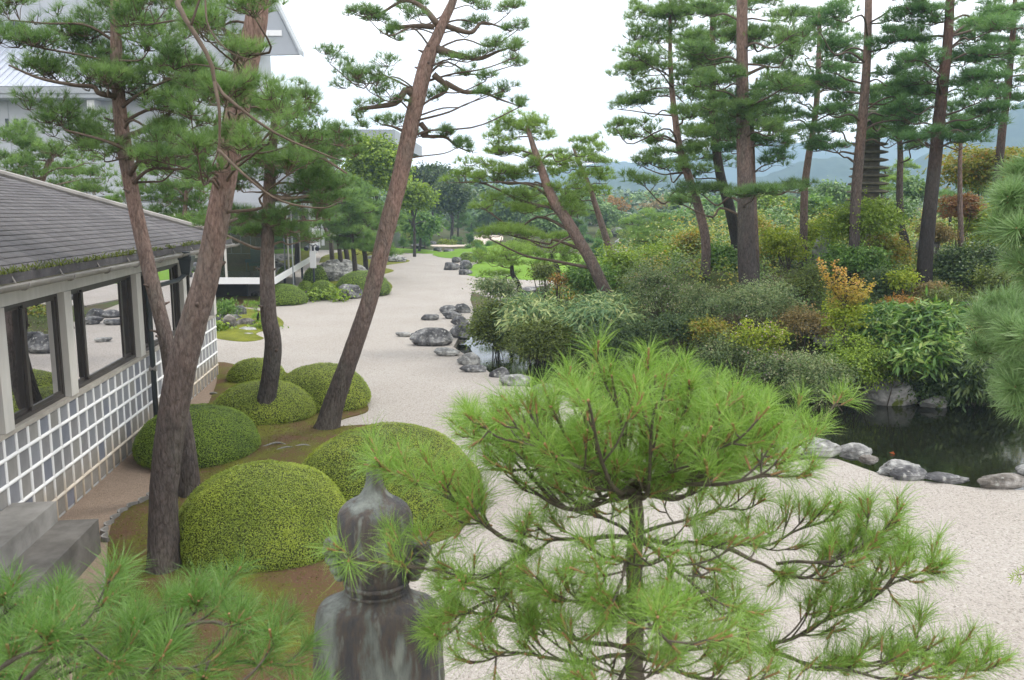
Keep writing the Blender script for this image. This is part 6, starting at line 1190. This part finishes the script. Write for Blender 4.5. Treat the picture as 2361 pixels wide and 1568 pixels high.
for y, w, d_, z in zip(ys, wx, wy, zs):
    c_, s_ = np.cos(a), np.sin(a); e = 1.0
    if y > 1040: p_ = .78; c2, s2 = np.sign(c_) * np.abs(c_) ** p_, np.sign(s_) * np.abs(s_) ** p_
    else: c2, s2 = c_, s_
    X, Y = c2 * w * mpp, s2 * d_ * mpp
    r = np.ones_like(a)
    if y > 1060:
        f = min(1, (y - 1060) / 200)
        r = r - f * (.045 * np.exp(-((np.abs(c_) - .66) / .05) ** 2)) + f * .018 * np.sin(a * 15 + .5 * math.sin(y / 190)) * (np.abs(c_) < .62)   # sleeve grooves and robe folds
    if 915 < y < 1000: r = r + .008 * np.sin(a * 26)                                                 # collar pleats
    if 380 < y < 800 : r = r + np.where(s_ > .75, .09 * math.exp(-((y - 640) / 60) ** 2) * (np.abs(c_) < .16), 0)  # nose at the front (+Y)
    rings.append(np.c_[cx0 + X * r, SDp + Y * r, np.full_like(a, z)])
V = np.vstack(rings + [[[cx0, SDp, zs[0] + .004]], [[cx0, SDp, zs[-1]]]]); n = len(rings); i = np.arange(n - 1)[:, None] * 64; j = np.arange(64)[None]; j2 = (j + 1) % 64
V[:-2] += .0035 * fbm(V[:-2] * 16, 5, 3)[:, None] * nrm(V[:-2] - np.array([cx0, SDp, 0]) * [1, 1, 0] - V[:-2] * [0, 0, 1])
F = np.stack([i + j2, i + j, i + 64 + j, i + 64 + j2], -1).reshape(-1, 4); t0, t1 = n * 64, n * 64 + 1; b0 = (n - 1) * 64
F3 = np.array([[t0, q, (q + 1) % 64] for q in range(64)] + [[t1, b0 + (q + 1) % 64, b0 + q] for q in range(64)])
part('body', V, [F, F3], M['bronze'], st, None, True)
def blob(name, c, r, seed, squash=0.):
    W, Fq = ICO[3]; W = W * (1 + .06 * fbm(W * 2, seed, 2))[:, None]; part(name, np.asarray(c) + W * r, [Fq], M['bronze'], st, None, True)
for s in (-1, 1):
    ex = cx0 + s * 268 * mpp; cc = lambda y: at_d(860, sy(y), SDp)[2]
    W, Fq = ICO[3]; bb = B()
    for (ox, y, rx, rz) in ((30, 668, 62, 40), (38, 712, 66, 36), (24, 772, 62, 44), (0, 830, 56, 46), (-20, 880, 48, 36)): bb.add(np.array([ex + s * ox * mpp, SDp + .03, cc(y)]) + W * [rx * mpp, 90 * mpp, rz * mpp], (), Fq)
    bb.part('ear', M['bronze'], st, True)
bb = B(); zc_ = at_d(860, sy(905), SDp)[2]
for dz_, rr_ in ((0, .010), (.035, .007)): bb.tube([[cx0 + math.cos(q) * 208 * mpp, SDp + math.sin(q) * 190 * mpp, zc_ - dz_] for q in np.linspace(0, 2 * math.pi, 49)], rr_, 8, False)
bb.part('collar', M['bronze'], st, True)
B().box((cx0 - .5, SDp - .42, -.06), (cx0 + .5, SDp + .42, max(zfoot - .002, .1))).part('pedestal', M['pagoda'], st)

# ------------------------------------------------------------------ young pine in front: trunk, tiers of branches, needle tufts
def tuft_meshes(mat, n, L, w, seed, k=8, spread=1.25, bend=.12):
    out = []
    for i in range(k):
        rg = RNG(seed + i); m = 7; z = np.linspace(-L * .42, 0, m); C = np.c_[rg.normal(0, .002, (m, 2)), z]; A = np.array([0, 0, 1.]) + 0 * C
        V, fs, kk = needles(C, A, n // m, L, w, rg, spread, .02, bend)
        tt = np.repeat(np.clip(rg.normal(.5, .22, len(V) // kk), 0, 1), kk); out.append(mesh_data('needle_tuft', V, fs, M[mat], tt))
    return out
def zrot(A, rg):
    q = Vector(A).to_track_quat('Z', 'X'); return (q @ Matrix.Rotation(rg.uniform(0, 6.28), 3, 'Z').to_quaternion()).to_euler()
class Bough:
    def __init__(s, root, tufts, rg, bark_m, shoot_m, limit=295): s.r, s.t, s.rg, s.bm, s.sm = root, tufts, rg, bark_m, shoot_m; s.tips = []; s.limit = limit; s.sh = B()
    def branch(s, pts, r0, r1, side=7, reach=.35, up=.25, sub=3, name='branch'):
        rg = s.rg; C = spline(pts, 26); C = C + np.clip(np.arange(26) / 6., 0, 1)[:, None] * np.c_[.007 * np.sin(np.linspace(0, 9, 26) + rg.uniform(0, 6)), .007 * np.cos(np.linspace(0, 8, 26)), .005 * np.sin(np.linspace(0, 11, 26))]
        B().tube(C, np.linspace(r0, r1, 26), 8, True, rough=.10, seed=int(rg.integers(999))).part(name, s.bm, s.r, True); tw = B(); D = np.gradient(C, axis=0)
        for i in range(side):
            k = int(6 + 19 * (i + rg.uniform(0, .8)) / side); k = min(k, 24); dr = nrm(D[k]); sd = np.cross(dr, [0, 0, 1.]); sg = 1 if i % 2 else -1
            v = nrm(dr * rg.uniform(.4, .9) + sd * sg * rg.uniform(.3, .9) + np.array([0, 0, 1]) * rg.uniform(.05, .9) * up * 2); ln = reach * rg.uniform(.55, 1.1) * (1.1 - .5 * k / 26)
            e = C[k] + v * ln + [0, 0, .15 * ln]; tc_ = spline([C[k], C[k] + v * ln * .5 - [0, 0, .04 * ln], e], 7); tw.tube(tc_, np.linspace(r1 * 1.0, .0032, 7), 5, False); s.tips.append((e, nrm(tc_[-1] - tc_[-3])))
            for j in range(sub):
                q = tc_[int(rg.integers(2, 6))]; v2 = nrm(v * .7 + rg.normal(0, .55, 3) + [0, 0, up * 1.4]); l2 = ln * rg.uniform(.25, .5); e2 = q + v2 * l2; tw.tube([q, q + v2 * l2 * .5 + [0, 0, -.01], e2], [.0034, .003, .0026], 4, False); s.tips.append((e2, nrm(v2 + [0, 0, .15])))
        s.tips.append((C[-1], nrm(C[-1] - C[-4]))); tw.part('twigs', s.bm, s.r)['kind'] = 'stuff'
    def finish(s, scale=(.8, 1.15), crown_mat=None):
        rg = s.rg; order = sorted(range(len(s.tips)), key=lambda i: np.linalg.norm(s.tips[i][0] - EYE)); Vr, Fr, Tr, n0 = [], [[], []], [], 0
        for c, i in enumerate(order):
            P, A = s.tips[i]; me = s.t[int(rg.integers(len(s.t)))]; sc__ = rg.uniform(*scale)
            if c < s.limit: o = link('needle_tuft', me, s.r, P - LOC[s.r.name], zrot(A, rg)); o.scale = [sc__] * 3
            else:
                R = np.array(zrot(A, rg).to_matrix()); co = np.zeros(len(me.vertices) * 3, np.float32); me.vertices.foreach_get("co", co); V = (co.reshape(-1, 3) * sc__) @ R.T + P; Vr.append(V); i5 = np.arange(len(V) // 5)[:, None] * 5 + n0
                Fr[0].append(i5 + np.array([0, 1, 2, 3])); Fr[1].append(i5 + np.array([3, 2, 4])); at = np.zeros(len(V), np.float32); me.attributes['tint'].data.foreach_get("value", at); Tr.append(at); n0 += len(V)
            s.sh.tube([P - A * .05, P + A * .004], [.0034, .0042], 5)
        if Vr: o = part('needle_tufts', np.vstack(Vr), [np.vstack(Fr[0]), np.vstack(Fr[1])], s.t[0].materials[0], s.r, np.concatenate(Tr)); o["kind"] = 'stuff'
        s.sh.part('shoots', s.sm, s.r)['kind'] = 'stuff'
FDp = 3.0; rg = RNG(61)
f_base = at_d(1470, 1568, FDp); fp = thing('young_pine', 'bright long-needled young pine standing close by, with umbrella-like top', 'pine tree', (f_base[0], FDp, -.03), 'long-needled pines')
tr = [np.array([f_base[0], FDp, -.1]), np.array([f_base[0] - .01, FDp, 1.2])] + [at_d(px, py, FDp) for px, py in [(1468, 1640), (1462, 1540), (1466, 1420), (1462, 1300), (1468, 1200), (1464, 1140), (1470, 1080)]]
C = spline(tr, 60); Rr = np.interp(C[:, 2], [0, 2.2, 2.9, 3.3, 3.45], [.055, .036, .026, .021, .010]); V, F, Fc = tube(C, Rr, 16, True, .10, 3); part('trunk', V, [F, np.array(Fc)], M['front_bark'], fp, None, True)
bo = Bough(fp, tuft_meshes('needle_front', 42, .108, .0016, 700, spread=1.1), rg, M['front_bark'], M['shoot'])
def Q(*p): return [at_d(*q) for q in p]
# umbrella top
for k in range(26):
    an = 2 * math.pi * k / 26 + rg.normal(0, .12); rad = rg.uniform(.55, 1.0) if k % 3 else rg.uniform(.25, .5); s = C[-1] - [0, 0, rg.uniform(0, .12)]
    ex = 1475 + math.cos(an) * 400 * rad; dd = FDp + math.sin(an) * .75 * rad; top = 845 + 150 * (rad * math.cos(an)) ** 2 + rg.uniform(0, 60) + 30 * rad; e = at_d(ex, top, dd); mid = s * .5 + e * .5 - [0, 0, .10 + .05 * rad]
    bo.branch([s, mid, e], .009, .004, side=4, reach=.25, up=.45, sub=3)
# whorl tiers: (start on trunk py, mid, end) with depth
for p0, p1, p2, dd, r0, sd_, rc, up in [((1464, 1135), (1330, 1098), (1130, 1080), 2.9, .012, 7, .26, .4), ((1464, 1140), (1380, 1105), (1225, 1020), 3.3, .012, 6, .28, .4), ((1466, 1132), (1570, 1110), (1690, 1090), 2.8, .012, 6, .26, .4), ((1466, 1130), (1650, 1105), (1870, 1050), 3.2, .013, 8, .26, .4), ((1464, 1128), (1720, 1060), (1905, 960), 3.5, .012, 6, .26, .4), ((1464, 1128), (1240, 1060), (1050, 980), 3.4, .012, 6, .22, .4), ((1500, 1120), (1680, 1110), (1830, 1095), 2.5, .010, 5, .24, .4), ((1464, 1130), (1330, 1070), (1170, 1010), 2.6, .010, 8, .26, .45), ((1464, 1130), (1600, 1060), (1760, 1000), 2.6, .010, 8, .26, .45), ((1464, 1130), (1270, 1050), (1090, 1010), 3.0, .010, 8, .24, .4),
    ((1462, 1240), (1320, 1240), (1225, 1270), 2.9, .014, 4, .2, .2), ((1225, 1270), (1150, 1230), (1100, 1200), 2.8, .011, 6, .26, .3), ((1100, 1200), (1010, 1130), (880, 1085), 2.75, .009, 5, .2, .25), ((1225, 1270), (1090, 1330), (860, 1290), 2.65, .009, 6, .24, .2), ((1220, 1270), (1160, 1370), (1060, 1420), 2.7, .008, 6, .24, .2), ((1462, 1245), (1560, 1252), (1640, 1256), 3.0, .014, 2, .2, .2), ((1640, 1256), (1740, 1290), (1800, 1335), 3.0, .013, 2, .2, .25), ((1800, 1335), (1880, 1320), (2000, 1250), 3.0, .011, 7, .26, .35), ((1790, 1300), (1930, 1285), (2060, 1215), 2.9, .009, 6, .24, .35),
    ((1640, 1256), (1780, 1250), (1900, 1200), 3.3, .010, 7, .28, .35), ((1462, 1250), (1440, 1310), (1400, 1420), 2.4, .010, 7, .28, .2), ((1462, 1240), (1560, 1310), (1640, 1400), 2.5, .010, 8, .3, .2), ((1462, 1240), (1390, 1190), (1290, 1150), 3.3, .010, 5, .26, .3), ((1462, 1235), (1600, 1190), (1700, 1170), 3.4, .010, 5, .26, .3),
    ((1462, 1500), (1330, 1470), (1180, 1430), 2.9, .015, 7, .28, .3), ((1180, 1430), (1090, 1410), (1010, 1440), 2.8, .010, 5, .24, .25), ((1462, 1510), (1300, 1520), (1130, 1500), 2.6, .012, 8, .28, .25), ((1470, 1510), (1620, 1490), (1760, 1500), 3.0, .015, 5, .26, .3), ((1760, 1500), (1840, 1460), (1990, 1400), 3.0, .012, 8, .28, .35), ((1850, 1460), (2020, 1370), (2150, 1310), 2.9, .009, 8, .24, .35), ((1760, 1500), (1930, 1540), (2190, 1500), 2.8, .010, 9, .26, .35), ((1470, 1515), (1620, 1560), (1800, 1600), 2.6, .012, 8, .28, .3), ((1462, 1515), (1420, 1570), (1330, 1620), 2.3, .010, 7, .26, .3), ((1462, 1510), (1530, 1450), (1610, 1420), 3.4, .009, 6, .28, .3), ((1900, 1537), (2080, 1565), (2260, 1540), 2.7, .008, 8, .22, .35), ((1462, 1400), (1500, 1440), (1560, 1500), 2.2, .009, 6, .26, .3), ((1462, 1380), (1380, 1400), (1280, 1380), 2.5, .009, 7, .26, .3)]:
    bo.branch(Q((*p0, {1225: 2.9, 1220: 2.9, 1100: 2.8, 1180: 2.9, 1900: 2.7}.get(p0[0], FDp)), (*p1, dd), (*p2, dd)), r0 * .75, .0036, side=sd_ + 1, reach=rc, up=up, sub=3)
bo.finish()

# low boughs of a neighbouring pine, spreading over the lower corner
rg = RNG(63); lb = thing('young_pine', 'shorter long-needled pine spreading over the mossy ground by the concrete steps', 'pine tree', (-2.35, 2.6, -.03), 'long-needled pines')
tr = [np.array([-2.35, 2.6, -.1]), np.array([-2.3, 2.6, 1.0]), np.array([-2.22, 2.6, 1.9]), np.array([-2.15, 2.62, 2.35])]; C = spline(tr, 30); V, F, Fc = tube(C, np.linspace(.06, .025, 30), 14, True, .1, 5); part('trunk', V, [F, np.array(Fc)], M['front_bark'], lb, None, True)
b2 = Bough(lb, tuft_meshes('needle_low', 49, .125, .0018, 740, spread=1.1), rg, M['front_bark'], M['shoot'])
for p1, p2, dd, r0, sd_ in [((60, 1570), (330, 1460), 2.7, .013, 9), ((-20, 1540), (120, 1400), 2.9, .012, 8), ((120, 1560), (430, 1490), 2.6, .012, 9), ((200, 1600), (520, 1540), 2.4, .012, 9), ((300, 1500), (520, 1380), 2.8, .010, 8), ((40, 1500), (260, 1390), 3.1, .011, 8), ((-60, 1490), (40, 1390), 3.0, .010, 7), ((330, 1480), (620, 1460), 2.6, .010, 8), ((380, 1570), (690, 1530), 2.5, .009, 8), ((150, 1490), (420, 1400), 3.0, .010, 8), ((100, 1530), (200, 1470), 2.3, .010, 7), ((-40, 1560), (120, 1490), 2.2, .010, 8), ((430, 1620), (720, 1590), 2.3, .009, 7), ((350, 1440), (560, 1370), 3.1, .008, 5), ((0, 1450), (140, 1375), 3.3, .009, 6)]:
    b2.branch([C[int(rg.integers(18, 29))]] + Q((*p1, dd), (*p2, dd)), r0, .004, side=sd_ - 3, reach=.24, up=.28, sub=3)
b2.finish()
# soft-needled pine leaning in beside the pond
rg = RNG(64); rb_ = at_d(2480, 900, 5.0); rp_ = thing('young_pine', 'soft blue-green long-needled pine overhanging the black pond water', 'pine tree', (rb_[0], 5.0, -.03), 'long-needled pines')
tr = [np.array([rb_[0], 5.0, -.1]), np.array([rb_[0], 5.0, 2.0]), at_d(2490, 700, 5.0), at_d(2480, 300, 5.0), at_d(2500, -40, 5.0)]; C = spline(tr, 40); V, F, Fc = tube(C, np.linspace(.07, .02, 40), 14, True, .1, 6); part('trunk', V, [F, np.array(Fc)], M['front_bark'], rp_, None, True)
b3 = Bough(rp_, tuft_meshes('needle_side', 90, .15, .0034, 780), rg, M['front_bark'], M['shoot'])
for p0, p1, p2, dd, sd_ in [((2485, 860), (2400, 800), (2240, 750), 4.8, 8), ((2485, 880), (2400, 850), (2235, 810), 5.1, 8), ((2485, 900), (2400, 900), (2290, 900), 4.7, 7), ((2485, 820), (2400, 760), (2270, 715), 5.2, 8), ((2485, 680), (2420, 660), (2335, 640), 4.8, 6), ((2485, 560), (2400, 520), (2270, 460), 5.0, 7), ((2485, 580), (2400, 560), (2290, 540), 4.8, 6), ((2485, 480), (2420, 420), (2310, 410), 5.2, 6), ((2485, 930), (2410, 920), (2330, 935), 5.0, 6), ((2485, 250), (2440, 200), (2360, 130), 5.0, 5), ((2485, 850), (2380, 820), (2300, 790), 4.5, 7)]:
    b3.branch(Q((*p0, 5.0), (p1[0] + 25, p1[1], dd), (p2[0] + 35, p2[1], dd)), .014, .005, side=sd_, reach=.24, up=.35, sub=3)
b3.finish()
# stray maple leaves hanging into the frame edge
mb_ = at_d(2470, 1320, 4.0); mk = thing('maple_sapling', 'thin maple sapling with small star leaves entering beside the gravel', 'maple sapling', (mb_[0], 4.0, -.03))
B().tube(spline([[mb_[0], 4.0, -.08], [mb_[0] + .04, 4.02, 1.2], mb_, mb_ + [.05, 0, .5]], 16), np.linspace(.014, .004, 16), 7).part('stem', M['twig'], mk)
B().tube([mb_ - [0, 0, .05]] + Q((2440, 1300, 4.0), (2390, 1318, 4.0), (2345, 1326, 4.0)), [.005, .004, .003, .002], 5, False).part('twig', M['twig'], mk)
for k, (px, py) in enumerate([(2350, 1322), (2338, 1332), (2356, 1338), (2366, 1312), (2390, 1300), (2410, 1322), (2430, 1288), (2452, 1312), (2470, 1240), (2484, 1200)]):
    c = at_d(px, py, 4.0); V = [[0, 0, 0]]; n = 5
    for i in range(n):
        q = (i - 2) * .62 + math.pi; V += [[.035 * math.cos(q - .18) * .45, .002, .035 * math.sin(q - .18) * .45], [.04 * math.cos(q), .004, .04 * math.sin(q)], [.035 * math.cos(q + .18) * .45, .002, .035 * math.sin(q + .18) * .45]]
    V = np.array(V); part('leaf', V + c, [np.array([[0, 1 + 3 * i, 2 + 3 * i, 3 + 3 * i] for i in range(n)])], M['leaf_bright'], mk, np.full(len(V), .6))
